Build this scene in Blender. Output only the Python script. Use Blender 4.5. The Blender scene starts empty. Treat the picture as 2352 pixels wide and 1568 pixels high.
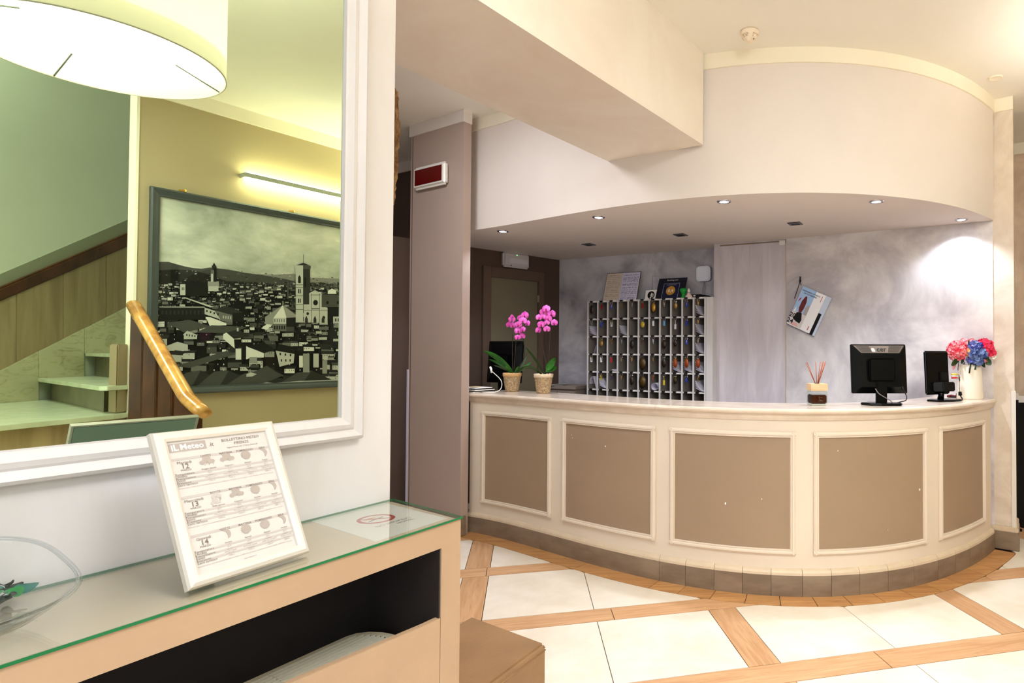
import bpy, bmesh, math, random
import numpy as np
from mathutils import Vector, Matrix
random.seed(7)
R = math.radians
sc = bpy.context.scene

# ------------------------------------------------------------------ camera
F, CX, CY, H = 1390.0, 1553.0, 784.0, 1.43          # focal length and principal point on the 2352x1568 frame, eye height
PIT, ROL = R(1.05), R(0.22)
_cr, _sr, _cp, _sp = math.cos(ROL), math.sin(ROL), math.cos(PIT), math.sin(PIT)
FW = Vector((0, _cp, _sp)); _r0 = Vector((1, 0, 0)); _d0 = Vector((0, _sp, -_cp))
RT = _cr * _r0 - _sr * _d0; DN = _sr * _r0 + _cr * _d0
cam = bpy.data.cameras.new('camera'); camo = bpy.data.objects.new('camera', cam); sc.collection.objects.link(camo)
m = Matrix.Identity(4)
for i in range(3):
    m[i][0] = RT[i]; m[i][1] = -DN[i]; m[i][2] = -FW[i]
m[0][3], m[1][3], m[2][3] = 0, 0, H
camo.matrix_world = m
cam.sensor_width = 36; cam.lens = F / 2352 * 36; cam.shift_x = (1176 - CX) / 2352; cam.clip_start = 0.02
sc.camera = camo

# ------------------------------------------------------------------ world, lights, exposure
w = bpy.data.worlds.new('world'); sc.world = w; w.use_nodes = True
bg = w.node_tree.nodes['Background']; bg.inputs[0].default_value = (0.97, 0.98, 1.0, 1); bg.inputs[1].default_value = 0.36
sc.view_settings.view_transform = 'Standard'; sc.view_settings.look = 'None'
sc.view_settings.exposure = 0.15; sc.view_settings.gamma = 1.0; sc.view_settings.use_curve_mapping = False
sc.cycles.use_denoising = True
sc.cycles.max_bounces = 10; sc.cycles.diffuse_bounces = 5; sc.cycles.glossy_bounces = 6
sc.cycles.sample_clamp_indirect = 6.0; sc.cycles.caustics_reflective = False; sc.cycles.caustics_refractive = False

def light(name, kind, loc, energy, color=(1, 1, 1), target=None, **kw):
    l = bpy.data.lights.new(name, kind); l.energy = energy; l.color = color
    for k, v in kw.items(): setattr(l, k, v)
    o = bpy.data.objects.new(name, l); sc.collection.objects.link(o); o.location = loc
    if target is not None:
        o.rotation_euler = (Vector(target) - Vector(loc)).to_track_quat('-Z', 'Y').to_euler()
    return o
WARM = (1.0, 0.975, 0.95); COOL = (0.80, 0.86, 1.0)
light('rear_fill', 'AREA', (0.4, -3.0, 2.2), 108, (0.94, 0.97, 1.0), (0.2, 4.0, 1.2), shape='RECTANGLE', size=4.5, size_y=2.6)  # added unseen fill from behind the camera
light('overhead_fill', 'AREA', (0.95, 0.5, 3.25), 74, (0.97, 0.985, 1.0), (0.95, 0.9, 0), shape='DISK', size=1.3)  # added overhead fill standing in for unseen lobby lighting
light('hallway_light', 'AREA', (-1.75, 3.35, 3.2), 24, (0.98, 0.97, 1.0), (-1.4, 3.9, 0), shape='DISK', size=0.5)
light('stairwell_fill', 'AREA', (3.4, -0.6, 4.6), 210, (0.97, 1.0, 0.95), (4.0, -0.3, 0), shape='DISK', size=1.0)  # added unseen fill to brighten the stairs and their wall

# ------------------------------------------------------------------ pixel to place helpers
def ray(px, py): return RT * ((px - CX) / F) + DN * ((py - CY) / F) + FW
def onz(px, py, z):
    r = ray(px, py); t = (z - H) / r.z; return Vector((r.x * t, r.y * t))
def aty(px, py, Y):
    r = ray(px, py); t = Y / r.y; return Vector((r.x * t, Y, r.z * t + H))
def onpl(px, py, p0, d):
    n = (d[1], -d[0]); r = ray(px, py)
    t = (n[0] * p0[0] + n[1] * p0[1]) / (n[0] * r.x + n[1] * r.y)
    return Vector((r.x * t, r.y * t, r.z * t + H))
def sz(px, py, p0, d):                                  # distance along a vertical plane, and height
    q = onpl(px, py, p0, d); return (q.x - p0[0]) * d[0] + (q.y - p0[1]) * d[1], q.z

# the mirror plane on the left wall
AL = R(26.2); LD = Vector((math.sin(AL), math.cos(AL))); LN = Vector((LD.y, -LD.x)); LP = Vector((-0.935, 1.995))
def refl(v):
    k = (v[0] - LP.x) * LN.x + (v[1] - LP.y) * LN.y - 0.008
    return Vector((v[0] - 2 * k * LN.x, v[1] - 2 * k * LN.y, v[2]))

# ------------------------------------------------------------------ materials
def srgb(r, g, b):
    return tuple(((c / 255) / 12.92 if c / 255 <= 0.04045 else ((c / 255 + 0.055) / 1.055) ** 2.4) for c in (r, g, b))
MATS = {}
def mat(name, rgb, rough=0.6, metal=0.0, var=0.0, vs=6.0, bump=0.0, bs=80.0, coat=0.0, emit=0.0, trans=0.0, ior=1.45, stretch=(1, 1, 1), rnd=0.0, spec=0.5, rgb2=None, dist=0.0, det=5.0, lo=0.35, hi=0.65, alpha=1.0):
    if name in MATS: return MATS[name]
    m = bpy.data.materials.new(name); m.use_nodes = True; nt = m.node_tree; N = nt.nodes; L = nt.links
    b = N['Principled BSDF']; c = srgb(*rgb)
    b.inputs['Base Color'].default_value = (*c, 1); b.inputs['Roughness'].default_value = rough
    b.inputs['Metallic'].default_value = metal; b.inputs['Coat Weight'].default_value = coat; b.inputs['Coat Roughness'].default_value = 0.03
    b.inputs['Specular IOR Level'].default_value = spec; b.inputs['Transmission Weight'].default_value = trans; b.inputs['IOR'].default_value = ior
    b.inputs['Alpha'].default_value = alpha
    if emit:
        b.inputs['Emission Color'].default_value = (*c, 1); b.inputs['Emission Strength'].default_value = emit
    if var or rgb2 or bump or rnd:
        tc = N.new('ShaderNodeTexCoord'); mp = N.new('ShaderNodeMapping'); L.new(tc.outputs['Object'], mp.inputs[0])
        mp.inputs['Scale'].default_value = stretch
        oi = N.new('ShaderNodeObjectInfo'); vm = N.new('ShaderNodeVectorMath'); vm.operation = 'MULTIPLY_ADD'
        cx = N.new('ShaderNodeCombineXYZ')
        for i in range(3): L.new(oi.outputs['Random'], cx.inputs[i])
        L.new(cx.outputs[0], vm.inputs[0]); vm.inputs[1].default_value = (37, 23, 11); L.new(mp.outputs[0], vm.inputs[2])
        if var or rgb2:
            nz = N.new('ShaderNodeTexNoise'); L.new(vm.outputs[0], nz.inputs['Vector']); nz.inputs['Scale'].default_value = vs
            nz.inputs['Detail'].default_value = det; nz.inputs['Roughness'].default_value = 0.6; nz.inputs['Distortion'].default_value = dist
            cr = N.new('ShaderNodeValToRGB'); L.new(nz.outputs[0], cr.inputs[0])
            c2 = srgb(*rgb2) if rgb2 else tuple(x * (1 - var) for x in c)
            c1 = c if rgb2 else tuple(min(1, x * (1 + var * 0.5)) for x in c)
            cr.color_ramp.elements[0].position = lo; cr.color_ramp.elements[0].color = (*c2, 1)
            cr.color_ramp.elements[1].position = hi; cr.color_ramp.elements[1].color = (*c1, 1)
            out = cr.outputs[0]
            if rnd:
                hs = N.new('ShaderNodeHueSaturation'); L.new(out, hs.inputs['Color'])
                mr = N.new('ShaderNodeMapRange'); L.new(oi.outputs['Random'], mr.inputs[0]); mr.inputs[3].default_value = 1 - rnd; mr.inputs[4].default_value = 1 + rnd * 0.6
                L.new(mr.outputs[0], hs.inputs['Value']); out = hs.outputs[0]
            L.new(out, b.inputs['Base Color'])
        if bump:
            n2 = N.new('ShaderNodeTexNoise'); L.new(vm.outputs[0], n2.inputs['Vector']); n2.inputs['Scale'].default_value = bs; n2.inputs['Detail'].default_value = 4
            bp = N.new('ShaderNodeBump'); L.new(n2.outputs[0], bp.inputs['Height']); bp.inputs['Strength'].default_value = bump; bp.inputs['Distance'].default_value = 0.01
            L.new(bp.outputs[0], b.inputs['Normal'])
    MATS[name] = m; return m

CEIL = mat('cream ceiling paint', (244, 240, 231), 0.85, var=0.03, vs=1.2)
BAND = mat('pale yellow cornice paint', (246, 238, 218), 0.8, var=0.03, vs=2)
CANO = mat('warm off white wall paint', (230, 221, 214), 0.85, var=0.04, vs=1.0)
BEAM = mat('mottled cream plaster', (240, 231, 219), 0.7, rgb2=(231, 217, 203), vs=1.6, dist=0.6, det=6, lo=0.3, hi=0.6, bump=0.08, bs=14)
LEFT = mat('whitewashed wall', (225, 223, 226), 0.6, rgb2=(216, 212, 211), vs=3, stretch=(1, 1, 0.25), dist=0.8, bump=0.1, bs=30)
GREY = mat('clouded grey plaster', (212, 210, 216), 0.6, rgb2=(134, 130, 142), vs=1.7, dist=0.5, det=10, lo=0.36, hi=0.60, bump=0.1, bs=12)
GREYLIT = mat('downlit clouded grey plaster', (230, 225, 224), 0.6, rgb2=(172, 165, 170), vs=1.7, dist=0.5, det=10, lo=0.34, hi=0.60, bump=0.1, bs=12)  # same plaster as GREY, with the downlights' brightness put into the colour
PILL = mat('grey limewashed pillar', (212, 204, 210), 0.75, rgb2=(192, 184, 190), vs=3, stretch=(3, 3, 0.5), dist=0.5, bump=0.05, bs=18)
RCOL = mat('cream troweled plaster', (224, 212, 198), 0.65, rgb2=(208, 192, 174), vs=3, dist=2.0, det=6, bump=0.12, bs=16)
FARP = mat('tan troweled plaster', (230, 208, 184), 0.7, rgb2=(205, 178, 152), vs=2, dist=1.5, bump=0.1, bs=14)
COLU = mat('taupe column paint', (180, 160, 150), 0.75, var=0.05, vs=1.2, bump=0.05, bs=160)
DARK = mat('dark brown wall paint', (88, 70, 60), 0.75, var=0.05, vs=2)
COUN = mat('cream counter paint', (226, 212, 194), 0.45, var=0.03, vs=2, bump=0.05, bs=50)
PANE = mat('taupe panel paint', (157, 134, 110), 0.55, var=0.04, vs=2.5, bump=0.06, bs=220)
TOPM = mat('polished pale stone', (228, 212, 194), 0.22, rgb2=(214, 196, 176), vs=5, coat=0.3)
BASE = mat('grey brown tile', (146, 128, 108), 0.45, rgb2=(124, 106, 88), vs=4, stretch=(1, 1, 3), bump=0.05, rnd=0.06)
CAPM = mat('beige cap moulding', (214, 196, 170), 0.5, var=0.06, vs=10)
TILE = mat('ivory floor tile', (242, 234, 220), 0.32, rgb2=(228, 214, 194), vs=3.0, det=8, lo=0.3, hi=0.62, rnd=0.02)
WOOD = mat('oak floor plank', (218, 176, 134), 0.38, rgb2=(190, 142, 100), vs=2.2, stretch=(1.2, 14, 1), dist=1.2, det=8, lo=0.3, hi=0.7, rnd=0.08, bump=0.04, bs=40)
WOO2 = mat('amber oak border plank', (212, 162, 106), 0.4, rgb2=(172, 120, 72), vs=2.2, stretch=(1.2, 12, 1), dist=1.2, det=8, lo=0.3, hi=0.7, rnd=0.08)
GROU = mat('brown grout', (92, 70, 54), 0.9)
TAN = mat('tan painted casing', (182, 154, 126), 0.5, var=0.06, vs=4, bump=0.06, bs=60)
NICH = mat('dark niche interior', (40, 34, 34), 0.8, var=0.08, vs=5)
PLAS = mat('ivory plastic', (222, 212, 184), 0.4)
WHIT = mat('white plastic', (238, 236, 230), 0.35)
SATW = mat('satin white frame', (226, 221, 212), 0.28, metal=0.15)
PAPR = mat('white paper', (246, 243, 240), 0.7)
BLAK = mat('glossy black plastic', (7, 7, 8), 0.25, spec=0.25)
BLKM = mat('matt black plastic', (14, 13, 14), 0.55, spec=0.25)
CHRO = mat('chrome', (200, 200, 205), 0.15, metal=1.0)
BRAS = mat('brass', (190, 150, 80), 0.3, metal=1.0)
MIRR = mat('green tinted mirror', (216, 234, 204), 0.0, metal=1.0)
GLAS = mat('clear glass', (255, 255, 255), 0.0, trans=1.0, ior=1.35)
GEDG = mat('green glass edge', (10, 112, 64), 0.15, spec=0.6)
LEAT = mat('brown leatherette', (150, 116, 78), 0.42, rgb2=(132, 100, 66), vs=4, bump=0.15, bs=180)
RACK = mat('grey white rack paint', (214, 210, 210), 0.5, var=0.05, vs=5)
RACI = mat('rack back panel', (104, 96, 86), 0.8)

# ------------------------------------------------------------------ mesh helpers
class MB:
    def __init__(s): s.bm = bmesh.new()
    def add(s, vs, fs, mi=0, smooth=False):
        v = [s.bm.verts.new(Vector(p)) for p in vs]
        for f in fs:
            try:
                q = s.bm.faces.new([v[i] for i in f]); q.material_index = mi; q.smooth = smooth
            except ValueError: pass
        return v
    def box(s, c, d, M=None, mi=0):
        vs = [Vector((c[0] + x * d[0] / 2, c[1] + y * d[1] / 2, c[2] + z * d[2] / 2)) for x in (-1, 1) for y in (-1, 1) for z in (-1, 1)]
        if M is not None: vs = [M @ v for v in vs]
        s.add(vs, [(0, 1, 3, 2), (4, 6, 7, 5), (0, 4, 5, 1), (2, 3, 7, 6), (0, 2, 6, 4), (1, 5, 7, 3)], mi); return s
    def box2(s, a, b, mi=0):
        return s.box([(a[i] + b[i]) / 2 for i in range(3)], [abs(b[i] - a[i]) for i in range(3)], None, mi)
    def ext(s, poly, vec, mi=0):                       # any flat polygon swept along a vector
        n = len(poly); v = Vector(vec); P = [Vector(p) for p in poly]
        s.add(P + [p + v for p in P], [tuple(range(n))[::-1], tuple(range(n, 2 * n))] + [(i, (i + 1) % n, n + (i + 1) % n, n + i) for i in range(n)], mi); return s
    def prism(s, poly, z0, z1, mi=0): return s.ext([(p[0], p[1], z0) for p in poly], (0, 0, z1 - z0), mi)
    def tube(s, pts, r, seg=8, mi=0, flat=1.0):
        pts = [Vector(p) for p in pts]; n = len(pts); rr = r if isinstance(r, (list, tuple)) else [r] * n
        vs = []; up = None
        for i, p in enumerate(pts):
            t = (pts[min(i + 1, n - 1)] - pts[max(i - 1, 0)]).normalized()
            if up is None: up = t.orthogonal().normalized() if abs(t.z) > 0.9 else Vector((0, 0, 1))
            a = (up - t * up.dot(t)).normalized(); b = t.cross(a); up = a
            vs += [p + a * (math.cos(k * 2 * math.pi / seg) * rr[i]) + b * (math.sin(k * 2 * math.pi / seg) * rr[i] * flat) for k in range(seg)]
        fs = [(i * seg + k, i * seg + (k + 1) % seg, (i + 1) * seg + (k + 1) % seg, (i + 1) * seg + k) for i in range(n - 1) for k in range(seg)]
        fs += [tuple(range(seg))[::-1], tuple(range((n - 1) * seg, n * seg))]
        s.add(vs, fs, mi, True); return s
    def lathe(s, prof, seg=24, c=(0, 0, 0), M=None, mi=0, close=True, smooth=True):
        vs = []; n = len(prof)
        for r, z in prof:
            for k in range(seg):
                a = 2 * math.pi * k / seg; v = Vector((c[0] + r * math.cos(a), c[1] + r * math.sin(a), c[2] + z)); vs.append(M @ v if M is not None else v)
        fs = [(i * seg + k, i * seg + (k + 1) % seg, (i + 1) * seg + (k + 1) % seg, (i + 1) * seg + k) for i in range(n - 1) for k in range(seg)]
        if close: fs += [tuple(range(seg))[::-1], tuple(range((n - 1) * seg, n * seg))]
        s.add(vs, fs, mi, smooth); return s
    def ball(s, c, r, seg=12, rings=8, M=None, mi=0):
        r = r if isinstance(r, (tuple, list)) else (r, r, r); vs = []; fs = []
        for i in range(1, rings):
            t = math.pi * i / rings
            for k in range(seg):
                a = 2 * math.pi * k / seg; v = Vector((r[0] * math.sin(t) * math.cos(a), r[1] * math.sin(t) * math.sin(a), r[2] * math.cos(t)))
                vs.append((M @ v if M is not None else v) + Vector(c))
        top = len(vs); z = Vector((0, 0, r[2])); z = M @ z if M is not None else z
        vs += [Vector(c) + z, Vector(c) - z]
        fs = [(i * seg + k, i * seg + (k + 1) % seg, (i + 1) * seg + (k + 1) % seg, (i + 1) * seg + k) for i in range(rings - 2) for k in range(seg)]
        fs += [(top, (k + 1) % seg, k) for k in range(seg)] + [(top + 1, (rings - 2) * seg + k, (rings - 2) * seg + (k + 1) % seg) for k in range(seg)]
        s.add(vs, fs, mi, True); return s
    def sweep(s, path, nrm, prof, mi=0, smooth=False):  # closed profile [(outward offset, z)] along a plan path
        n = len(path); k = len(prof); vs = [(p[0] + q[0] * o, p[1] + q[1] * o, z) for p, q in zip(path, nrm) for o, z in prof]
        fs = [(i * k + j, i * k + (j + 1) % k, (i + 1) * k + (j + 1) % k, (i + 1) * k + j) for i in range(n - 1) for j in range(k)]
        fs += [tuple(range(k))[::-1], tuple(range((n - 1) * k, n * k))]
        s.add(vs, fs, mi, smooth); return s

WM = {}
def finish(mb, name, m, parent=None, mode='local', bevel=0, kind=None, label=None, smooth=None, seg=2):
    bm = mb.bm
    if mode == 'mir':
        for v in bm.verts: v.co = refl(v.co)
    bmesh.ops.recalc_face_normals(bm, faces=bm.faces)
    if bevel:
        es = [e for e in bm.edges if len(e.link_faces) == 2 and e.calc_face_angle(0) > 0.5]
        bmesh.ops.bevel(bm, geom=es, offset=bevel, segments=seg, affect='EDGES', clamp_overlap=True)
    if smooth:
        for f in bm.faces: f.smooth = True
    loc = Vector((0, 0, 0))
    if parent is not None and mode != 'local': bm.transform(WM[parent.name].inverted())
    if parent is None:
        xs = [v.co for v in bm.verts]; lo = Vector([min(v[i] for v in xs) for i in range(3)]); hi = Vector([max(v[i] for v in xs) for i in range(3)])
        loc = Vector(((lo.x + hi.x) / 2, (lo.y + hi.y) / 2, lo.z)); bm.transform(Matrix.Translation(-loc))
    me = bpy.data.meshes.new(name); bm.to_mesh(me); bm.free()
    for x in (m if isinstance(m, (list, tuple)) else [m]): me.materials.append(x)
    o = bpy.data.objects.new(name, me); sc.collection.objects.link(o); o.location = loc
    if parent is not None: o.parent = parent
    WM[o.name] = (WM[parent.name] if parent is not None else Matrix.Identity(4)) @ Matrix.Translation(loc)
    if kind: o['kind'] = kind
    if label: o['label'] = label
    return o
def struct(mb, name, m, mode='world', **kw): return finish(mb, name, m, None, mode, kind='structure', **kw)
def tag(o, label, cat, group=None):
    o['label'] = label; o['category'] = cat
    if group: o['group'] = group
    return o
def thing(name, label, cat, loc, rz=0, group=None, kind=None):
    o = bpy.data.objects.new(name, None); sc.collection.objects.link(o); o.empty_display_size = 0.05
    o.location = loc; o.rotation_euler = (0, 0, rz); WM[o.name] = Matrix.Translation(loc) @ Matrix.Rotation(rz, 4, 'Z')
    if kind: o['kind'] = kind
    else: tag(o, label, cat, group)
    return o
def text(mb_or_none, body, size, M, align='CENTER', mi=0, into=None, bold=0.0, sx=1.0):
    cu = bpy.data.curves.new('t', 'FONT'); cu.body = body; cu.size = size; cu.align_x = align; cu.resolution_u = 2; cu.offset = bold
    to = bpy.data.objects.new('t', cu); sc.collection.objects.link(to)
    me = bpy.data.meshes.new_from_object(to); S = Matrix.Diagonal((sx, 1, 1, 1))
    vs = [M @ (S @ v.co) for v in me.vertices]; fs = [tuple(p.vertices) for p in me.polygons]
    bpy.data.objects.remove(to); bpy.data.curves.remove(cu); bpy.data.meshes.remove(me)
    into.add(vs, fs, mi)
def disc(mb, c, r, M, mi=0, n=16, ry=None):
    ry = ry or r; mb.add([M @ Vector((c[0] + r * math.cos(2 * math.pi * k / n), c[1] + ry * math.sin(2 * math.pi * k / n), c[2])) for k in range(n)], [tuple(range(n))], mi)
def rect(mb, x0, y0, x1, y1, z, M, mi=0): mb.add([M @ Vector(p) for p in ((x0, y0, z), (x1, y0, z), (x1, y1, z), (x0, y1, z))], [(0, 1, 2, 3)], mi)
def frame_mat(p, xa, ya):                               # local x, y on a surface, z out of it
    xa = Vector(xa).normalized(); ya = Vector(ya); ya = (ya - xa * ya.dot(xa)).normalized(); za = xa.cross(ya)
    M = Matrix.Identity(4)
    for i in range(3): M[i][0] = xa[i]; M[i][1] = ya[i]; M[i][2] = za[i]; M[i][3] = p[i]
    return M

# ------------------------------------------------------------------ plan curves
def curve(coef, x0, x1, n=150):
    xs = np.linspace(x0, x1, n); ys = np.polyval(coef, xs); dy = np.polyval(np.polyder(coef), xs)
    P = [Vector((float(x), float(y))) for x, y in zip(xs, ys)]
    Nn = [Vector((float(d), -1.0)).normalized() for d in dy]        # towards the lobby
    S = [0.0]
    for a, b in zip(P, P[1:]): S.append(S[-1] + (b - a).length)
    return P, Nn, S
CP, CNm, CS = curve([0.00301, -0.01901, 0.05679, 0.26239, -0.47818, 3.77013], -1.66, 2.345, 240)
def cat_(s):
    s = min(max(s, 0), CS[-1]); i = min(int(np.searchsorted(CS, s)), len(CS) - 1); i = max(i, 1)
    t = (s - CS[i - 1]) / (CS[i] - CS[i - 1]); return CP[i - 1].lerp(CP[i], t), CNm[i - 1].lerp(CNm[i], t).normalized()
def cseg(s0, s1, step=0.04):
    n = max(2, int((s1 - s0) / step) + 1); r = [cat_(s0 + (s1 - s0) * i / (n - 1)) for i in range(n)]
    return [a for a, b in r], [b for a, b in r]
CZ, TZ, UP = 2.423, 1.10, 3.33                              # canopy soffit, counter top, ceiling

# ------------------------------------------------------------------ room shell
# right-hand wall seen only in the mirror (real place: to the right of the camera)
AP = R(31.4); PD = Vector((math.sin(AP), math.cos(AP))); PV = Vector((-3.009, 5.402))
def V3(x, y, z): return Vector((x, y, z))
PN = Vector((PD.y, -PD.x))                                 # from the picture wall to the viewer, mirror side
s_post = -1.423
def pwp(s, o, z): q = PV + PD * s + PN * o; return Vector((q.x, q.y, z))
# floor slab, ceiling
mb = MB(); mb.prism([(-4, -4), (6.5, -4), (6.5, 9), (-4, 9)], -0.2, -0.012); FLOOR = struct(mb, 'floor', GROU)
e0 = refl(pwp(s_post, 0, 0)); e1 = refl(V3(-3.95, 3.3, 0)); e2 = refl(pwp(2.2, 0, 0)); 
mb = MB(); mb.prism([(-4.2, -4), (e1.x, -4), (e1.x, e1.y), (e0.x, e0.y), (e2.x, e2.y), (4.6, 9), (-4.2, 9)], UP, UP + 0.12); struct(mb, 'ceiling', CEIL)
# beam
b = [onz(1615, 330, 2.745), onz(1400, 370, 2.745)]
bd = Vector((0.505, 0.863)); 
mb = MB(); mb.prism([(b[0].x, b[0].y + 0.02), (b[1].x, b[1].y + 0.02), (b[1].x - bd.x * 3.1, b[1].y - bd.y * 3.1), (b[0].x - bd.x * 3.1, b[0].y - bd.y * 3.1)], 2.745, UP)
struct(mb, 'ceiling_beam', BEAM)
# canopy over the counter
KP, KN, KS = curve([0.00368, -0.01184, 0.03123, 0.22395, -0.41121, 3.90289], -1.70, 2.362, 120)
bw0, bw1, cw0, cw1 = Vector((-1.262, 6.512)), Vector((0.357, 5.742)), Vector((0.954, 5.243)), Vector((2.362, 4.505))
mb = MB(); poly = [(p.x, p.y) for p in KP] + [(cw0.x, cw0.y + 0.05), (0.96, 5.6), (0.357, 5.80), (-1.262, 6.56), (-2.05, 5.65), (-2.0, 5.2)]
mb.prism(poly, CZ, UP); struct(mb, 'counter_canopy', CANO)
mb = MB(); mb.sweep(KP, KN, [(0.0, UP - 0.095), (0.012, UP - 0.095), (0.012, UP), (0.0, UP)]); struct(mb, 'trim_1', BAND)
# walls behind the counter
mb = MB(); mb.prism([bw0, bw1, bw1 + Vector((0.1, 0.2)), bw0 + Vector((0.1, 0.2))], 0, UP); struct(mb, 'wall_back', GREY)
mb = MB(); mb.prism([cw0, cw1, cw1 + Vector((0.05, 0.12)), cw0 + Vector((0.05, 0.12))], 0, UP); struct(mb, 'wall_back_right', GREYLIT)
p0, p1 = onz(1640, 561, CZ), onz(1805, 549, CZ); pd = (p1 - p0).normalized(); pn = Vector((-pd.y, pd.x))
mb = MB(); mb.prism([p0, p1, p1 + pn * 0.4, p0 + pn * 0.4], 0, CZ); PIL = struct(mb, 'wall_pillar', PILL)
q = p0 + pd * (p1 - p0).length * 0.5
mb = MB(); mb.prism([q - pn * 0.004, q + pd * 0.012 - pn * 0.004, q + pd * 0.012, q], 0.0, CZ - 0.03); finish(mb, 'vertical_seam', PILL, PIL, 'world')
mb = MB(); a = p0 + pd * 0.06 - pn * 0.006; c = p1 - pd * 0.01 - pn * 0.006; mb.prism([a, c, c + pn * 0.006, a + pn * 0.006], CZ - 0.022, CZ - 0.012); finish(mb, 'top_rail', BASE, PIL, 'world')
mb = MB(); a = p1 - pd * 0.055 - pn * 0.012; c = p1 - pd * 0.005 - pn * 0.012; mb.prism([a, c, c + pn * 0.012, a + pn * 0.012], CZ - 0.05, CZ - 0.012); finish(mb, 'rail_bracket', WHIT, PIL, 'world')
mb = MB(); a = p1 - pd * 0.004 - pn * 0.004; mb.prism([a, a + pd * 0.012, a + pd * 0.012 + pn * 0.2, a + pn * 0.2], 0, CZ - 0.03); finish(mb, 'edge_strip', CAPM, PIL, 'world')
sw0, sw1 = Vector((-1.965, 5.72)), Vector((-1.262, 6.512)); sd = (sw1 - sw0).normalized(); sn = Vector((sd.y, -sd.x))
mb = MB(); a = sw0 - sd * 0.75; mb.prism([a, sw1, sw1 - sn * 0.12, a - sn * 0.12], 0, CZ); struct(mb, 'wall_side', DARK)
# door in the dark side wall
x0, z0 = sz(1108, 605, sw0, sd); x1, z1 = sz(1242, 632, sw0, sd); zt = 2.17
def swp(s, o, z): q = sw0 + sd * s + sn * o; return Vector((q.x, q.y, z))
DOO = thing('door_1', None, None, (sw0.x, sw0.y, 0), 0, kind='structure')
DFR = mat('dark taupe door frame', (98, 80, 68), 0.55); DPA = mat('olive grey door panel', (120, 112, 92), 0.45, var=0.05, vs=2)
sA, sB = sz(1106, 700, sw0, sd)[0], sz(1246, 700, sw0, sd)[0]; zT = sz(1122, 612, sw0, sd)[1]
for (u0, u1, v0, v1) in ((sA, sA + 0.09, 0.0, zT), (sB - 0.07, sB, 0.0, zT), (sA + 0.09, sB - 0.07, zT - 0.10, zT)):
    mb = MB(); mb.ext([swp(u0, 0, v0), swp(u1, 0, v0), swp(u1, 0, v1), swp(u0, 0, v1)], (sn.x * 0.03, sn.y * 0.03, 0)); finish(mb, 'door_frame', DFR, DOO, 'world', bevel=0.004)
mb = MB(); mb.ext([swp(sA + 0.09, 0, 0), swp(sB - 0.07, 0, 0), swp(sB - 0.07, 0, zT - 0.10), swp(sA + 0.09, 0, zT - 0.10)], (sn.x * 0.008, sn.y * 0.008, 0)); finish(mb, 'door_panel', DPA, DOO, 'world')
q = swp(sB - 0.075, 0.03, 1.98); mb = MB(); mb.box((q.x, q.y, q.z), (0.02, 0.02, 0.07)); finish(mb, 'hinge', BASE, DOO, 'world')
# right-hand pillar and its skirting, far wall behind it
rc0, rc1 = Vector((2.362, 4.512)), Vector((2.478, 4.434)); rd = Vector((0.50, 0.866))
mb = MB(); mb.prism([rc0, rc1, rc1 + rd * 0.34, rc0 + rd * 0.34], 0, UP); RC = struct(mb, 'wall_right_pillar', RCOL)
u = (rc1 - rc0).normalized(); v = Vector((u.y, -u.x)); 
mb = MB(); a, c = rc0 + v * 0.01, rc1 + v * 0.01 + u * 0.002; mb.prism([a, c, c - v * 0.01, a - v * 0.01], UP - 0.095, UP); struct(mb, 'trim_2', BAND)
mb = MB(); a, c = rc0 + v * 0.028 - u * 0.03, rc1 + v * 0.028 + u * 0.028; mb.prism([a, c, c + rd * 0.34, rc1 + rd * 0.34, rc1, rc0], 0, 0.13); BR = struct(mb, 'baseboard_right', BASE, bevel=0.004)
mb = MB(); mb.prism([a + u * 0.005, c - u * 0.006, c - u * 0.006 + rd * 0.34, rc1 + rd * 0.34, rc1, rc0], 0.13, 0.165); finish(mb, 'cap_moulding', CAPM, BR, 'world', bevel=0.006)
mb = MB(); c = rc1 + v * 0.006 - u * 0.022; mb.prism([c, c + u * 0.03, c + u * 0.03 + rd * 0.03, c + u * 0.024 + rd * 0.03, c + u * 0.024 - v * 0.004, c - v * 0.004], 0.165, 1.16); finish(mb, 'corner_guard', SATW, RC, 'world')
fw = Vector((3.07, 5.44)); fd = Vector((0.866, -0.5))
mb = MB(); a = fw - fd * 0.62; c = fw + fd * 0.9; mb.prism([a, c, c + Vector((0.1, 0.17)), a + Vector((0.1, 0.17))], 0, UP); struct(mb, 'wall_far_right', FARP)
mb = MB(); o_ = Vector((-0.006, -0.0104)); mb.prism([a + o_, c + o_, c, a], UP - 0.10, UP); struct(mb, 'trim_3', BAND)
# corridor beyond the left wall
cw = Vector((-2.643, 5.996)); cdv = Vector((0.87, -0.49)).normalized(); cn = Vector((cdv.y, -cdv.x))
mb = MB(); a = cw - cdv * 1.4; c = cw + cdv * 0.62; mb.prism([a, c, c - cn * 0.12, a - cn * 0.12], 0, UP); struct(mb, 'wall_corridor', DARK)
mb = MB(); mb.prism([a, c, c + cn * 0.012, a + cn * 0.012], UP - 0.10, UP); struct(mb, 'trim_4', CANO)
mb = MB(); mb.prism([a, c, c + cn * 0.02, a + cn * 0.02], 0, 0.16); struct(mb, 'baseboard_corridor', DARK)
mb = MB(); mb.box2((-4.0, 2.2, 0), (-3.9, 7.0, UP)); struct(mb, 'wall_corridor_left', DARK)
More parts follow.
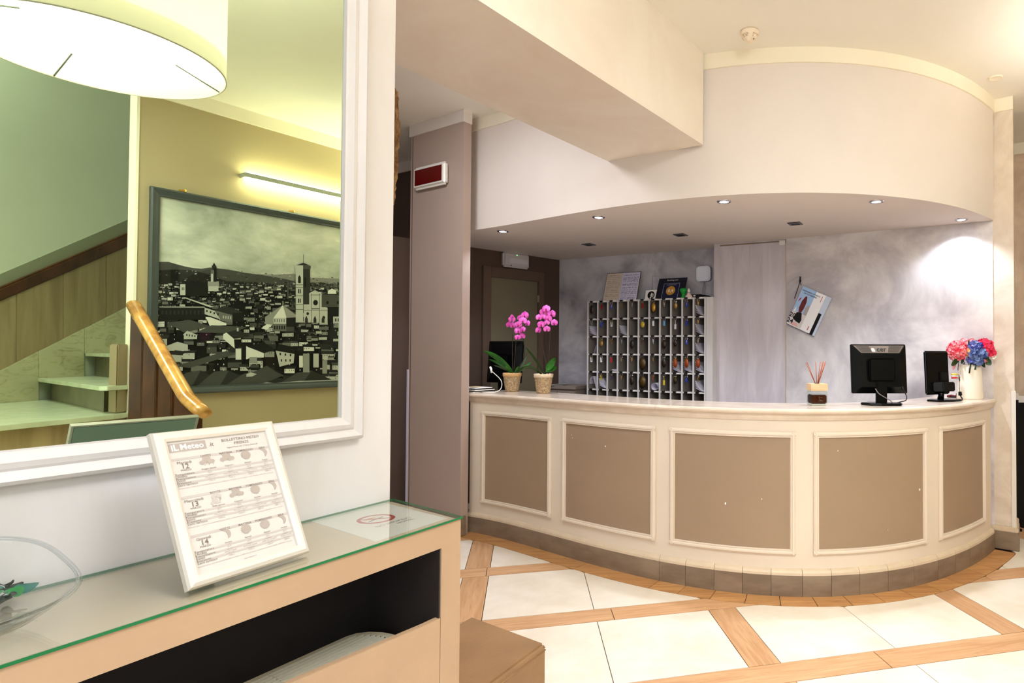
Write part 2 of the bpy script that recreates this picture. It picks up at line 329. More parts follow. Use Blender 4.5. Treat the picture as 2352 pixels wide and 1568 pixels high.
# taupe column left of the counter
c0, cd, cb = Vector((-1.672, 4.72)), Vector((0.850, -0.527)), Vector((0.50, 0.866))
W_ = 0.669
mb = MB(); mb.prism([c0 - cd * W_, c0, c0 + cb * 0.075, c0 + cb * 0.075 - cd * W_], 0, UP); COL = struct(mb, 'wall_column', COLU)
cnn = Vector((cd.y, -cd.x))
mb = MB(); a = c0 - cd * (W_ + 0.01) + cnn * 0.012; c = c0 + cd * 0.01 + cnn * 0.012; mb.prism([a, c, c + cb * 0.085, a + cb * 0.085], UP - 0.095, UP); struct(mb, 'trim_5', CANO)
mb = MB(); a = c0 - cd * (W_ + 0.018) + cnn * 0.02; c = c0 + cd * 0.02 + cnn * 0.02; mb.prism([a, c, c + cb * 0.06, c0 + cb * 0.06, a + cb * 0.06], 0, 0.15); struct(mb, 'baseboard_column', BASE, bevel=0.006)
a = c0 - cd * (W_ - 0.028) + cnn * 0.003; mb = MB(); mb.prism([a, a - cd * 0.005, a - cd * 0.005 - cnn * 0.003, a - cnn * 0.003], 0.15, UP - 0.1); finish(mb, 'edge_groove', DFR, COL, 'world')
a = c0 - cd * (W_ + 0.012) + cnn * 0.008; mb = MB(); mb.prism([a, a + cd * 0.018, a + cd * 0.018 - cnn * 0.008, a + cd * 0.012 - cnn * 0.008, a + cd * 0.012 - cnn * 0.03, a - cnn * 0.03], 0.16, 1.28); finish(mb, 'corner_guard', mat('lilac white guard', (206, 204, 226), 0.4), COL, 'world')
# left wall with the mirror
def lwp(s, o, z): q = LP + LD * s + LN * o; return Vector((q.x, q.y, z))
mb = MB(); mb.prism([lwp(-3.6, 0, 0), lwp(0, 0, 0), lwp(0.0, -0.30, 0), lwp(-3.6, -0.30, 0)], 0, UP); WLEFT = struct(mb, 'wall_left', LEFT, bevel=0.004)
# rough masonry showing behind the end of the left wall
mb = MB(); ys = 2.06; pts = []
cL = [(903, 200), (915, 212), (919, 236), (914, 262), (920, 290), (919, 318), (915, 345), (917, 372), (913, 400), (909, 425), (910, 446), (905, 470)]
bm_poly = [aty(px, py, ys) for px, py in cL]
n = len(bm_poly); vs = []; rnd = random.Random(3)
for k in range(5):
    for p in bm_poly:
        vs.append(p + Vector((-0.055 * k + rnd.uniform(-0.008, 0.008) * (k > 0), 0.03 * k + rnd.uniform(-0.006, 0.006), 0)))
for p in bm_poly: vs.append(p + Vector((-0.26, 0.12, 0)))
mb.add(vs, [(k * n + i, k * n + i + 1, (k + 1) * n + i + 1, (k + 1) * n + i) for k in range(5) for i in range(n - 1)] + [tuple(k * n for k in range(6)), tuple(k * n + n - 1 for k in range(6))], smooth=False)
bmesh.ops.subdivide_edges(mb.bm, edges=mb.bm.edges, cuts=2, use_grid_fill=True)
for v in mb.bm.verts: v.co += Vector((rnd.uniform(-1, 1), rnd.uniform(-1, 1), rnd.uniform(-1, 1))) * 0.0028
STN = mat('rough ochre stone', (206, 166, 112), 0.9, rgb2=(150, 108, 66), vs=22, det=8, bump=1.0, bs=70)
st_ = finish(mb, 'masonry_stone', STN); st_.parent = WLEFT; st_.location -= WLEFT.location

# right wall, trim, wall end (mirror side), built where they really stand
TAUW = mat('olive taupe wall paint', (176, 158, 124), 0.75, var=0.03, vs=1)
mb = MB(); mb.ext([pwp(s_post, 0, 0), pwp(2.2, 0, 0), pwp(2.2, -0.12, 0), pwp(s_post, -0.12, 0)], (0, 0, UP)); struct(mb, 'wall_right', TAUW, 'mir')
mb = MB(); mb.ext([pwp(s_post, 0, UP - .1), pwp(2.2, 0, UP - .1), pwp(2.2, 0.02, UP - .1), pwp(s_post, 0.02, UP - .1)], (0, 0, 0.1)); struct(mb, 'trim_6', BAND, 'mir')
mb = MB(); mb.ext([pwp(s_post - 0.012, 0.008, 0), pwp(s_post + 0.004, 0.008, 0), pwp(s_post, -0.12, 0), pwp(s_post - 0.012, -0.12, 0)], (0, 0, UP)); struct(mb, 'trim_7', mat('cream wall end paint', (240, 232, 212), 0.7), 'mir')
STW = mat('pale green stairwell paint', (226, 230, 212), 0.8, var=0.04, vs=1)
mb = MB(); mb.ext([V3(-5.5, 1.6, 0), V3(-5.5, 8.6, 0), V3(-5.6, 8.6, 0), V3(-5.6, 1.6, 0)], (0, 0, 5.0)); struct(mb, 'wall_stairwell', STW, 'mir')
mb = MB(); mb.ext([V3(-5.5, 8.5, 0), V3(-3.4, 8.5, 0), V3(-3.4, 8.6, 0), V3(-5.5, 8.6, 0)], (0, 0, 5.0)); struct(mb, 'wall_stairwell_end', STW, 'mir')
mb = MB(); mb.ext([V3(-5.6, 1.6, 0), V3(-3.4, 1.6, 0), V3(-3.4, 8.6, 0), V3(-5.6, 8.6, 0)], (0, 0, 0.1)); 
for v in mb.bm.verts: v.co.z += 5.0
struct(mb, 'ceiling_stairwell', STW, 'mir')
a = pwp(s_post, -0.12, UP); 
mb = MB(); mb.ext([V3(a.x, a.y, UP + .12), V3(-3.55, 2.2, UP + .12), V3(-3.5, 2.2, UP + .12), V3(a.x + 0.05, a.y, UP + .12)], (0, 0, 1.55)); struct(mb, 'wall_stairwell_upper', STW, 'mir')

# ------------------------------------------------------------------ floor tiles and planks
AF = R(-14.0); E1 = Vector((math.sin(AF), math.cos(AF))); E2 = Vector((math.cos(AF), -math.sin(AF)))
RINGW = 0.135
rp = [(p + q * (RINGW + 0.004)) for p, q in zip(CP, CNm)]
RX = np.array([-9.0] + [p.x for p in rp] + [9.0]); RY = np.array([rp[0].y + 8 * (rp[0].x + 9)] + [p.y for p in rp] + [rp[-1].y + 8 * (9 - rp[-1].x)])
def gring(x): return float(np.interp(x, RX, RY))
def clip_ring(poly):                                    # keep what lies on the lobby side of the border planks
    pts = []
    for i in range(len(poly)):
        a, b = poly[i], poly[(i + 1) % len(poly)]; k = max(2, int((b - a).length / 0.02))
        pts += [a.lerp(b, j / k) for j in range(k)]
    ins = [p.y < gring(p.x) for p in pts]
    if all(ins): return [poly]
    if not any(ins): return []
    n = len(pts); st = next(i for i in range(n) if ins[i] and not ins[i - 1]); runs = []; cur = []
    for k in range(n):
        i = (st + k) % n
        if ins[i]: cur.append(pts[i])
        elif cur: runs.append(cur); cur = []
    if cur: runs.append(cur)
    out = []
    for r in runs:
        if len(r) < 3: continue
        xs = np.linspace(r[-1].x, r[0].x, max(2, int(abs(r[-1].x - r[0].x) / 0.02)))[1:-1]
        r2 = [r[0]]
        for i in range(1, len(r) - 1):
            if abs((r[i] - r2[-1]).cross(r[i + 1] - r[i])) > 1e-7: r2.append(r[i])
        r2.append(r[-1])
        q = r2 + [Vector((float(x), gring(float(x)))) for x in xs]
        ar = abs(sum(q[i].x * q[(i + 1) % len(q)].y - q[i].y * q[(i + 1) % len(q)].x for i in range(len(q)))) / 2
        if ar > 0.0008: out.append(q)
    return out
G = 0.0022; tcache = {}
def tile(u0, u1, v0, v1, along):
    P = [E2 * u + E1 * v for u, v in ((u0 + G, v0 + G), (u1 - G, v0 + G), (u1 - G, v1 - G), (u0 + G, v1 - G))]
    cen = (P[0] + P[2]) / 2
    if cen.x < -3.6 or cen.x > 5.2 or cen.y > 8 or cen.y < -1.2: return
    if cen.y > 5.2 + 0.4 * abs(cen.x - 0.3) and -1.6 < cen.x < 2.2: return
    rz = (math.pi / 2 - (-AF) * -1) if along == 'v' else 0
    wood = along in 'uv' and along != 't'
    for q in clip_ring(P):
        full = len(q) == 4 and q is P
        key = (round(u1 - u0, 3), round(v1 - v0, 3), along) if full else None
        ang = math.atan2(E1.y, E1.x) if along == 'v' else math.atan2(E2.y, E2.x)
        Mi = (Matrix.Translation((cen.x, cen.y, 0)) @ Matrix.Rotation(ang, 4, 'Z')).inverted()
        if key in tcache: o = bpy.data.objects.new('floor_plank' if wood else 'floor_tile', tcache[key])
        else:
            bm = bmesh.new(); vv = [Mi @ Vector((p.x, p.y, 0)) for p in q]
            t = [bm.verts.new(p) for p in vv]; bt = [bm.verts.new(p + Vector((0, 0, -0.012))) for p in vv]; n = len(t)
            bm.faces.new(t); 
            for i in range(n): bm.faces.new((t[i], bt[i], bt[(i + 1) % n], t[(i + 1) % n]))
            bmesh.ops.recalc_face_normals(bm, faces=bm.faces)
            me = bpy.data.meshes.new('tile'); bm.to_mesh(me); bm.free(); me.materials.append(WOOD if wood else TILE)
            if me.polygons[0].normal.z < 0: me.flip_normals()
            if key: tcache[key] = me
            o = bpy.data.objects.new('floor_plank' if wood else 'floor_tile', me)
        sc.collection.objects.link(o); o.parent = FLOOR
        o.location = Vector((cen.x, cen.y, 0)) - FLOOR.location; o.rotation_euler = (0, 0, ang)
US = [(-3.116, -2.958), (-1.744, -1.586), (-0.372, -0.214), (1.0, 1.157), (2.372, 2.530), (3.744, 3.902), (5.116, 5.274)]
VS = [(-1.45, -1.29), (-0.67, -0.51), (0.11, 0.27), (0.89, 1.05), (1.67, 1.828), (2.457, 2.617), (3.246, 3.403), (4.066, 4.222), (4.87, 5.03), (5.68, 5.84), (6.5, 6.66)]
VJ = {5: 1.633, 6: 0.476, 7: -0.232}
for k, (v0, v1) in enumerate(VS):
    j = VJ.get(k, 0.3 + 0.37 * k)
    for i in range(-5, 6): tile(j + 1.2 * i, j + 1.2 * (i + 1), v0, v1, 'u')
    if k + 1 < len(VS):
        w0, w1 = v1, VS[k + 1][0]
        for i, (u0, u1) in enumerate(US):
            tile(u0, u1, w0, w1, 'v')
            if i + 1 < len(US):
                a, c = u1, US[i + 1][0]; mid = (a + c) / 2 - 0.01
                tile(a, mid, w0, w1, 't'); tile(mid, c, w0, w1, 't')
RJ = [0.0, 1.284, 1.869, 2.054, 2.245, 2.436, 2.625, 2.816, 3.002, 3.191, 3.39, 3.593, 3.798, 4.055, 4.218, 4.42, CS[-1] - 0.005]
for a, c in zip(RJ, RJ[1:]):
    pp, nn = cseg(a + 0.002, c - 0.002); mb = MB(); mb.sweep(pp, nn, [(0.0, -0.012), (RINGW, -0.012), (RINGW, 0.0), (0.0, 0.0)])
    cen, nv = cat_((a + c) / 2)
    o = finish(mb, 'border_plank', WOO2, None, 'world'); o.parent = FLOOR; o.location = o.location - FLOOR.location

# ------------------------------------------------------------------ reception counter
CT = thing('reception_counter', 'long curved cream reception counter with five taupe framed panels and stone top', 'counter', (0.5, 3.9, 0))
pp, nn = cseg(0, CS[-1])
mb = MB(); mb.sweep(pp, nn, [(-0.025, 0.0), (-0.025, 1.065), (-0.09, 1.065), (-0.09, 0.0)]); finish(mb, 'counter_front', COUN, CT, 'world')
nose = [(-0.42, 1.066), (-0.005, 1.066), (0.008, 1.069), (0.016, 1.077), (0.018, 1.086), (0.013, 1.095), (0.002, 1.10), (-0.42, 1.10)]
for a, c in ((0, 1.843), (1.845, CS[-1])):
    pp, nn = cseg(a, c, 0.03); mb = MB(); mb.sweep(pp, nn, nose); finish(mb, 'countertop', TOPM, CT, 'world')
under = [(-0.026, 1.03), (-0.018, 1.03), (-0.010, 1.045), (-0.004, 1.066), (-0.026, 1.066)]
pp, nn = cseg(0, CS[-1], 0.03); mb = MB(); mb.sweep(pp, nn, under); finish(mb, 'top_moulding', TOPM, CT, 'world')
CHP = []; CHIPS = {1: ((1.42, 0.80, .004), (1.10, 0.85, .002), (1.11, 0.83, .002)), 2: ((2.30, 0.52, .006), (2.52, 0.56, .003)), 3: ((2.98, 0.85, .003), (3.58, 0.58, .006), (3.32, 0.36, .002))}
for (a, c) in ((0.126, 0.893), (1.009, 1.828), (1.931, 2.723), (2.828, 3.648), (3.772, 4.458)):
    pp, nn = cseg(a + 0.03, c - 0.03, 0.03); mb = MB(); mb.sweep(pp, nn, [(-0.024, 0.265), (-0.021, 0.265), (-0.021, 0.932), (-0.024, 0.932)])
    p = finish(mb, 'counter_panel', PANE, CT, 'world')
    for cs2, cz2, cr2 in CHIPS.get(len(CHP), ()):
        q2, n2 = cat_(cs2); mb = MB(); mb.ball((q2.x - n2.x * 0.0205, q2.y - n2.y * 0.0205, cz2), (cr2, 0.0012, cr2 * 1.3), 7, 5); finish(mb, 'paint_chip', WHIT, p, 'world')
    CHP.append(1)
    mb = MB(); pr = lambda z0, z1: [(-0.024, z0), (-0.014, z0 + 0.002), (-0.006, z0 + (z1 - z0) * .3), (-0.006, z0 + (z1 - z0) * .55), (-0.013, z0 + (z1 - z0) * .7), (-0.010, z0 + (z1 - z0) * .85), (-0.024, z1)]
    q1, n1 = cseg(a, c, 0.03)
    mb.sweep(q1, n1, pr(0.235, 0.272)); mb.sweep(q1, n1, [(o, 0.962 + 0.235 - z + 0.0) for o, z in pr(0.235, 0.272)][::-1])
    for s0, s1 in ((a, a + 0.037), (c, c - 0.037)):
        prof = [(0.0, -0.024), (0.002, -0.014), (0.3, -0.006), (0.55, -0.006), (0.7, -0.013), (0.85, -0.010), (1.0, -0.024)]
        vs = []
        for z in (0.240, 0.958):
            for t, o in prof:
                q, nv = cat_(s0 + (s1 - s0) * (t if t != 0.002 else 0.05)); vs.append((q.x + nv.x * o, q.y + nv.y * o, z))
        k = len(prof); mb.add(vs, [(i, i + 1, k + i + 1, k + i) for i in range(k - 1)] + [tuple(range(k)), tuple(range(k, 2 * k))])
    finish(mb, 'panel_moulding', COUN, p, 'world')
BJ = [0.0, 0.796, 1.869, 2.05, 2.235, 2.407, 2.576, 2.759, 2.932, 3.109, 3.304, 3.508, 3.731, 3.93, 4.13, 4.33, CS[-1] - 0.01]
for a, c in zip(BJ, BJ[1:]):
    pp, nn = cseg(a + 0.0012, c - 0.0012, 0.04)
    mb = MB(); mb.sweep(pp, nn, [(-0.025, 0.0), (0.0, 0.0), (0.0, 0.122), (-0.025, 0.122)]); finish(mb, 'baseboard_tile', BASE, CT, 'world')
    mb = MB(); mb.sweep(pp, nn, [(-0.025, 0.122), (0.0, 0.122), (-0.001, 0.136), (-0.008, 0.147), (-0.018, 0.153), (-0.025, 0.155)]); finish(mb, 'cap_moulding', CAPM, CT, 'world')

# ------------------------------------------------------------------ thin glass (mirror-like reflection by angle, otherwise clear)
def thin_glass(name, tint=(0.97, 1.0, 0.98), ior=1.5, rough=0.0):
    m = bpy.data.materials.new(name); m.use_nodes = True; nt = m.node_tree; nt.nodes.clear(); N = nt.nodes; L = nt.links
    o = N.new('ShaderNodeOutputMaterial'); mx = N.new('ShaderNodeMixShader'); f = N.new('ShaderNodeFresnel'); ge = N.new('ShaderNodeNewGeometry'); mr = N.new('ShaderNodeMapRange')
    mr.inputs[3].default_value = ior; mr.inputs[4].default_value = 1.0 / ior; L.new(ge.outputs['Backfacing'], mr.inputs[0]); L.new(mr.outputs[0], f.inputs[0])
    t = N.new('ShaderNodeBsdfTransparent'); t.inputs[0].default_value = (*tint, 1); g = N.new('ShaderNodeBsdfGlossy'); g.inputs['Roughness'].default_value = rough
    L.new(f.outputs[0], mx.inputs[0]); L.new(t.outputs[0], mx.inputs[1]); L.new(g.outputs[0], mx.inputs[2]); L.new(mx.outputs[0], o.inputs[0])
    MATS[name] = m; return m
TGL = thin_glass('thin clear glass')
TGT = thin_glass('table glass', (0.98, 1.0, 0.985), 1.75)
TGB = thin_glass('bowl glass', (0.99, 1.0, 1.0), 1.3)

# ------------------------------------------------------------------ mirror
MS0, MS1, MZ0, MZ1 = -2.45, -0.188, 1.230, 2.86
MI = thing('wall_mirror', 'large rectangular wall mirror in a cream moulded frame on the left wall', 'mirror', lwp((MS0 + MS1) / 2, 0.0, MZ0), -AL + R(90))
mb = MB(); mb.ext([lwp(MS0, 0.002, MZ0), lwp(MS1, 0.002, MZ0), lwp(MS1, 0.002, MZ1), lwp(MS0, 0.002, MZ1)], (LN.x * 0.006, LN.y * 0.006, 0)); finish(mb, 'mirror_glass', MIRR, MI, 'world')
mb = MB(); prof = [(-0.003, 0.008), (0.0, 0.018), (0.006, 0.020), (0.020, 0.031), (0.032, 0.026), (0.038, 0.020), (0.044, 0.024), (0.056, 0.036), (0.064, 0.030), (0.068, 0.018), (0.068, 0.0)]
vs = []
for t, o in prof: vs += [lwp(MS0 - t, o, MZ0 - t), lwp(MS1 + t, o, MZ0 - t), lwp(MS1 + t, o, MZ1 + t), lwp(MS0 - t, o, MZ1 + t)]
mb.add(vs, [(k * 4 + i, k * 4 + (i + 1) % 4, (k + 1) * 4 + (i + 1) % 4, (k + 1) * 4 + i) for k in range(len(prof) - 1) for i in range(4)]); finish(mb, 'mirror_frame', LEFT, MI, 'world')

# ------------------------------------------------------------------ radiator cover table
FP = Vector((-0.63, 1.781)); FDV = Vector((0.4337, 0.9011)); FNV = Vector((FDV.y, -FDV.x))
def fpp(s, o, z): q = FP + FDV * s + FNV * o; return Vector((q.x, q.y, z))      # o positive towards the viewer
BE = Vector((-0.929, 1.990)); TZZ = 0.94
TB = thing('radiator_cover', 'tan painted radiator cover table with dark open niche under the mirror', 'cabinet', (FP.x, FP.y, 0))
bk = lambda s: LP + LD * s + LN * 0.002
mb = MB(); mb.ext([fpp(-3.0, 0, 0.905), fpp(0, 0, 0.905), V3(BE.x, BE.y, 0.905), V3(bk(-3.2).x, bk(-3.2).y, 0.905)], (0, 0, TZZ - 0.905)); finish(mb, 'top_board', mat('tan table top with painted sheen', (222, 202, 178), 0.5), TB, 'world', bevel=0.003)  # casing tan made paler: wall reflection in the glass put into the colour
mb = MB(); mb.ext([fpp(-3.0, 0.001, 0.876), fpp(-0.07, 0.001, 0.876), fpp(-0.07, 0.001, 0.0), fpp(0.001, 0.001, 0.0), fpp(0.001, 0.001, 0.9405), fpp(-3.0, 0.001, 0.9405)], (-FNV.x * 0.02, -FNV.y * 0.02, 0)); finish(mb, 'front_frame', TAN, TB, 'world')
mb = MB(); mb.ext([fpp(-0.07, -0.02, 0.0), fpp(0, -0.02, 0.0), V3(BE.x, BE.y, 0), V3(BE.x, BE.y, 0) - V3(FDV.x, FDV.y, 0) * 0.07], (0, 0, 0.905)); finish(mb, 'side_panel', TAN, TB, 'world')
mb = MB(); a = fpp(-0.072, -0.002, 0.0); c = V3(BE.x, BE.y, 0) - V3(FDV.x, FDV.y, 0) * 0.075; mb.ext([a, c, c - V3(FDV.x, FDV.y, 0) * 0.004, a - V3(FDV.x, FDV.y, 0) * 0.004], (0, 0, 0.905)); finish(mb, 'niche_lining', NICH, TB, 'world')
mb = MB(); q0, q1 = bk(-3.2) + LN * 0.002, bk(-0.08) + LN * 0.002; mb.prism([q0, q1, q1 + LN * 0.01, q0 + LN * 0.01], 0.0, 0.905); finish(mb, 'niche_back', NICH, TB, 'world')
mb = MB(); mb.ext([fpp(-3.0, 0, 0.0), fpp(-0.07, 0, 0.0), fpp(-0.07, 0, 0.681), fpp(-0.12, 0, 0.682), fpp(-0.46, 0, 0.702), fpp(-3.0, 0, 0.76)], (-FNV.x * 0.018, -FNV.y * 0.018, 0)); finish(mb, 'lower_front_panel', TAN, TB, 'world', bevel=0.0015)
# glass sheet on top
mb = MB(); P = [fpp(-3.0, 0.006, 0.9425), fpp(0.004, 0.006, 0.9425), V3(BE.x + 0.004, BE.y + 0.002, 0.9425), V3(bk(-3.2).x, bk(-3.2).y, 0.9425) + V3(LN.x, LN.y, 0) * .004]
mb.ext(P, (0, 0, 0.006)); mb.bm.faces.ensure_lookup_table()
for f in mb.bm.faces: f.material_index = 0 if abs(f.normal.z) > 0.5 or f.calc_center_median().z > 0.9480 or f.calc_center_median().z < 0.9430 else 1
tag(finish(mb, 'glass_sheet', [TGT, GEDG], None, 'world'), 'clear glass sheet with green edge covering the tan radiator cover', 'glass')
# no smoking notice under the glass
pc = [onz(x / 6.19 + 690, y / 6.19 + 1130, 0.941) for x, y in ((120, 400), (1160, 140), (2090, 370), (1070, 700))]
NS = thing('no_smoking_notice', 'white no smoking notice with red ring lying under the glass at the right end', 'sign', (*(pc[0] + pc[2]) / 2, 0.9403))
mb = MB(); mb.prism(pc, 0.9402, 0.9408); finish(mb, 'paper_sheet', PAPR, NS, 'world')
cen = (pc[0] + pc[1] + pc[2] + pc[3]) / 4; xa = ((pc[2] - pc[3]) + (pc[1] - pc[0])).normalized(); ya = ((pc[1] - pc[2]) + (pc[0] - pc[3])).normalized(); ya = (ya - xa * ya.dot(xa)).normalized()
M = frame_mat((cen.x, cen.y, 0.9410), (xa.x, xa.y, 0), (ya.x, ya.y, 0)); RED = mat('sign red', (190, 40, 34), 0.6); INK = mat('grey ink', (70, 70, 72), 0.7); ORG = mat('sign orange', (230, 150, 70), 0.6)
mb = MB(); n = 40
for k in range(n):
    a0, a1 = 2 * math.pi * k / n, 2 * math.pi * (k + 1) / n
    mb.add([M @ Vector((r * math.cos(a), 0.012 + r * math.sin(a), 0)) for r, a in ((0.040, a0), (0.051, a0), (0.051, a1), (0.040, a1))], [(0, 1, 2, 3)])
mb.add([M @ Vector(p) for p in ((-0.031, 0.036, .0001), (-0.025, 0.042, .0001), (0.031, -0.012, .0001), (0.025, -0.018, .0001))], [(0, 1, 2, 3)]); finish(mb, 'red_ring', RED, NS, 'world')
mb = MB(); rect(mb, -0.030, 0.001, 0.018, 0.007, 0.00005, M @ Matrix.Translation((0, 0.006, 0)) @ Matrix.Rotation(R(12), 4, 'Z')); rect(mb, 0.019, 0.001, 0.027, 0.007, 0.00005, M @ Matrix.Translation((0, 0.006, 0)) @ Matrix.Rotation(R(12), 4, 'Z'))
text(None, 'NO SMOKING', 0.018, M @ Matrix.Translation((0.0, -0.066, 0)), into=mb); text(None, 'HOTEL', 0.018, M @ Matrix.Translation((0.022, -0.088, 0)), into=mb); finish(mb, 'printed_text', INK, NS, 'world', kind='stuff')
mb = MB()
for k in range(3):
    mb.tube([M @ Vector((-0.018 + 0.014 * k + 0.008 * math.cos(t * .8 + k), 0.028 + 0.005 * math.sin(t * .8), 0.0001)) for t in range(7)], 0.0006, 4)
finish(mb, 'smoke_curl', ORG, NS, 'world')
# fan coil unit in the niche
FC = thing('fan_coil_unit', 'ivory fan coil unit with slatted top grille inside the dark niche', 'fan coil', lwp(-0.9, 0.19, 0))
def cap_plan(s0, s1, o0, o1, k=8):
    c = (o0 + o1) / 2; h = (o1 - o0) / 2; r = h * 0.62; p = [(s0, o0), (s0, o1)]
    for i in range(k + 1): a = math.pi / 2 - math.pi * i / k; p.append((s1 - r + r * math.cos(a), c + h * math.sin(a)))
    return [lwp(s, o, 0) for s, o in p]
mb = MB(); mb.prism(cap_plan(-2.6, -0.115, 0.055, 0.315), 0.0, 0.596); finish(mb, 'unit_casing', PLAS, FC, 'world', bevel=0.012)
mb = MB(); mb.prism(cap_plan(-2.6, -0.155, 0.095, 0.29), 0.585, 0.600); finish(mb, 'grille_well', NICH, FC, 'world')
SLT = mat('warm grey grille slat', (214, 208, 188), 0.4)
for i in range(12):
    o = 0.106 + 0.0158 * i; e = abs((o - 0.1925) / 0.0975); s1 = -0.165 - 0.06 * (1 - math.sqrt(max(0, 1 - e * e)))
    mb = MB(); mb.ext([lwp(-2.55, o - 0.0028, 0.598), lwp(s1, o - 0.0028, 0.598), lwp(s1, o + 0.0038, 0.616), lwp(s1, o + 0.0008, 0.616), lwp(-2.55, o + 0.0008, 0.616)][:2] + [lwp(s1, o + 0.0018, 0.598), lwp(-2.55, o + 0.0018, 0.598)], (0, 0, 0.010)); finish(mb, 'grille_slat', SLT, FC, 'world')
for s in (-0.44, -0.60, -0.76, -0.92, -1.08, -1.24, -1.40):
    mb = MB(); mb.prism([lwp(s, 0.10, 0), lwp(s, 0.288, 0), lwp(s + 0.003, 0.288, 0), lwp(s + 0.003, 0.10, 0)], 0.598, 0.607); finish(mb, 'grille_divider', SLT, FC, 'world')

# ------------------------------------------------------------------ weather bulletin in a snap frame
bl, br = onz(432, 1357, 0.957), onz(710, 1268, 0.957); bl = V3(bl.x, bl.y, 0.957); br = V3(br.x, br.y, 0.957)
XA = (br - bl).normalized(); YA = Vector((-XA.y, XA.x, 0)) * math.sin(R(25)) + Vector((0, 0, 1)) * math.cos(R(25))
SW_, SH_ = (br - bl).length, 0.3325; SM = frame_mat(bl, XA, YA)
SG = thing('weather_bulletin_frame', 'white snap frame with weather bulletin leaning back on the glass', 'sign', tuple(bl))
wd = 0.024; prof = [(0.0, -0.012), (0.0, 0.0), (0.003, 0.006), (0.010, 0.0095), (0.018, 0.009), (0.0235, 0.005), (0.024, 0.0)]
for nm, A, B, dx, dy in (('l', (0, 0), (0, SH_), (1, 0), (1, 1)), ('r', (SW_, SH_), (SW_, 0), (-1, 0), (-1, 0)), ('t', (0, SH_), (SW_, SH_), (0, -1), 0), ('b', (SW_, 0), (0, 0), (0, 1), 0)):
    mb = MB(); vs = []
    for (P0, sg) in ((A, 1), (B, -1)):
        ax = (B[0] - A[0], B[1] - A[1]); l = math.hypot(*ax); ax = (ax[0] / l * sg, ax[1] / l * sg)
        for t, o in prof: vs.append(SM @ Vector((P0[0] + dx[0] * t + ax[0] * t, P0[1] + dx[1] * t + ax[1] * t, o)) if True else 0)
    k = len(prof); mb.add(vs, [(i, i + 1, k + i + 1, k + i) for i in range(k - 1)] + [tuple(range(k)), tuple(range(k, 2 * k)), (k - 1, 0, k, 2 * k - 1)], smooth=False); finish(mb, 'frame_rail', SATW, SG, 'world')
mb = MB(); mb.box2((0.006, 0.006, -0.011), (SW_ - 0.006, SH_ - 0.006, -0.004))
for v in mb.bm.verts: v.co = SM @ v.co
finish(mb, 'back_panel', mat('grey green back panel', (156, 178, 168), 0.5), SG, 'world')
mb = MB(); mb.box2((SW_ / 2 - 0.03, 0.0, -0.018), (SW_ / 2 + 0.03, 0.19, -0.012))
HG = frame_mat(SM @ Vector((SW_ / 2, 0.20, -0.012)), XA, Vector((0, 0, 1)))
yy = Vector((-LN.x, -LN.y, 0)); foot = SM @ Vector((SW_ / 2, 0.0, 0)) + yy * 0.235; top = SM @ Vector((SW_ / 2, 0.22, -0.013))
mb = MB(); hx = Vector(XA) * 0.03; mb.ext([foot - hx, foot + hx, top + hx * 0.6, top - hx * 0.6], yy * 0.003); finish(mb, 'easel_back', mat('grey green back panel', (0, 0, 0)), SG, 'world')
mb = MB(); mb.box2((wd - 0.002, wd - 0.002, -0.004), (SW_ - wd + 0.002, SH_ - wd + 0.002, -0.0005))
for v in mb.bm.verts: v.co = SM @ v.co
PS = finish(mb, 'paper_sheet', mat('glossy bulletin paper', (208, 204, 202), 0.35), SG, 'world')
IK1 = mat('faded print', (172, 162, 156), 0.6); IK2 = mat('faded dark print', (124, 112, 106), 0.6); IK3 = mat('pale print band', (190, 184, 181), 0.6)
PX0, PY1 = wd, SH_ - wd; PWD, PHT = SW_ - 2 * wd, SH_ - 2 * wd
def pp_(x, y): return (PX0 + x * PWD, PY1 - y * PHT)     # 0..1 across, 0..1 down
def tx(mb, s, x, y, size, al='CENTER', b=0.0): px, py = pp_(x, y); text(None, s, size, SM @ Matrix.Translation((px, py, 0.0004)), al, into=mb, bold=b)
bands, dark, icon = MB(), MB(), MB()
def rr(mb, x0, y0, x1, y1, z): a, b = pp_(x0, y0), pp_(x1, y1); rect(mb, a[0], b[1], b[0], a[1], z, SM)
rr(icon, 0.015, 0.015, 0.36, 0.082, 0.0001)
WH = MB(); tx(WH, 'iL', 0.065, 0.070, 0.019, b=0.0006); tx(WH, 'Meteo', 0.225, 0.068, 0.0175, b=0.0004); finish(WH, 'logo_lettering', PAPR, PS, 'world', kind='stuff')
tx(dark, '.it', 0.41, 0.068, 0.013); tx(dark, 'BOLLETTINO METEO', 0.72, 0.045, 0.0088); tx(dark, 'FIRENZE', 0.72, 0.078, 0.0088); tx(dark, 'Aggiornamento del 12 Marzo 2024 5:38', 0.72, 0.103, 0.0042)
def cloud(x, y, s, mb=icon):
    for dx, dy, r in ((-0.34, 0.1, 0.16), (-0.12, 0.0, 0.2), (0.0, -0.2, 0.27), (0.16, 0.05, 0.2), (0.36, 0.08, 0.15)):
        c = pp_(x, y); disc(mb, (c[0] + dx * s, c[1] - dy * s, 0.0003 + 0.00002 * r), r * s, SM, n=10)
def moon(x, y, s):
    c = pp_(x, y); n = 10; o = [Vector((c[0] + s * math.cos(a), c[1] + s * math.sin(a), 0.0003)) for a in [R(-70 + 190 * i / n) for i in range(n + 1)]]
    q = [o[-1].lerp(o[0], i / n) + Vector((0.42 * s, 0.2 * s, 0)) * math.sin(math.pi * i / n) * 1.0 for i in range(1, n)]
    icon.add([SM @ p for p in o + q], [(i, i + 1, len(o) + len(q) - i - 1 if i else len(o) + len(q) - 1, 0) for i in range(0)] + [tuple(range(len(o) + len(q)))])
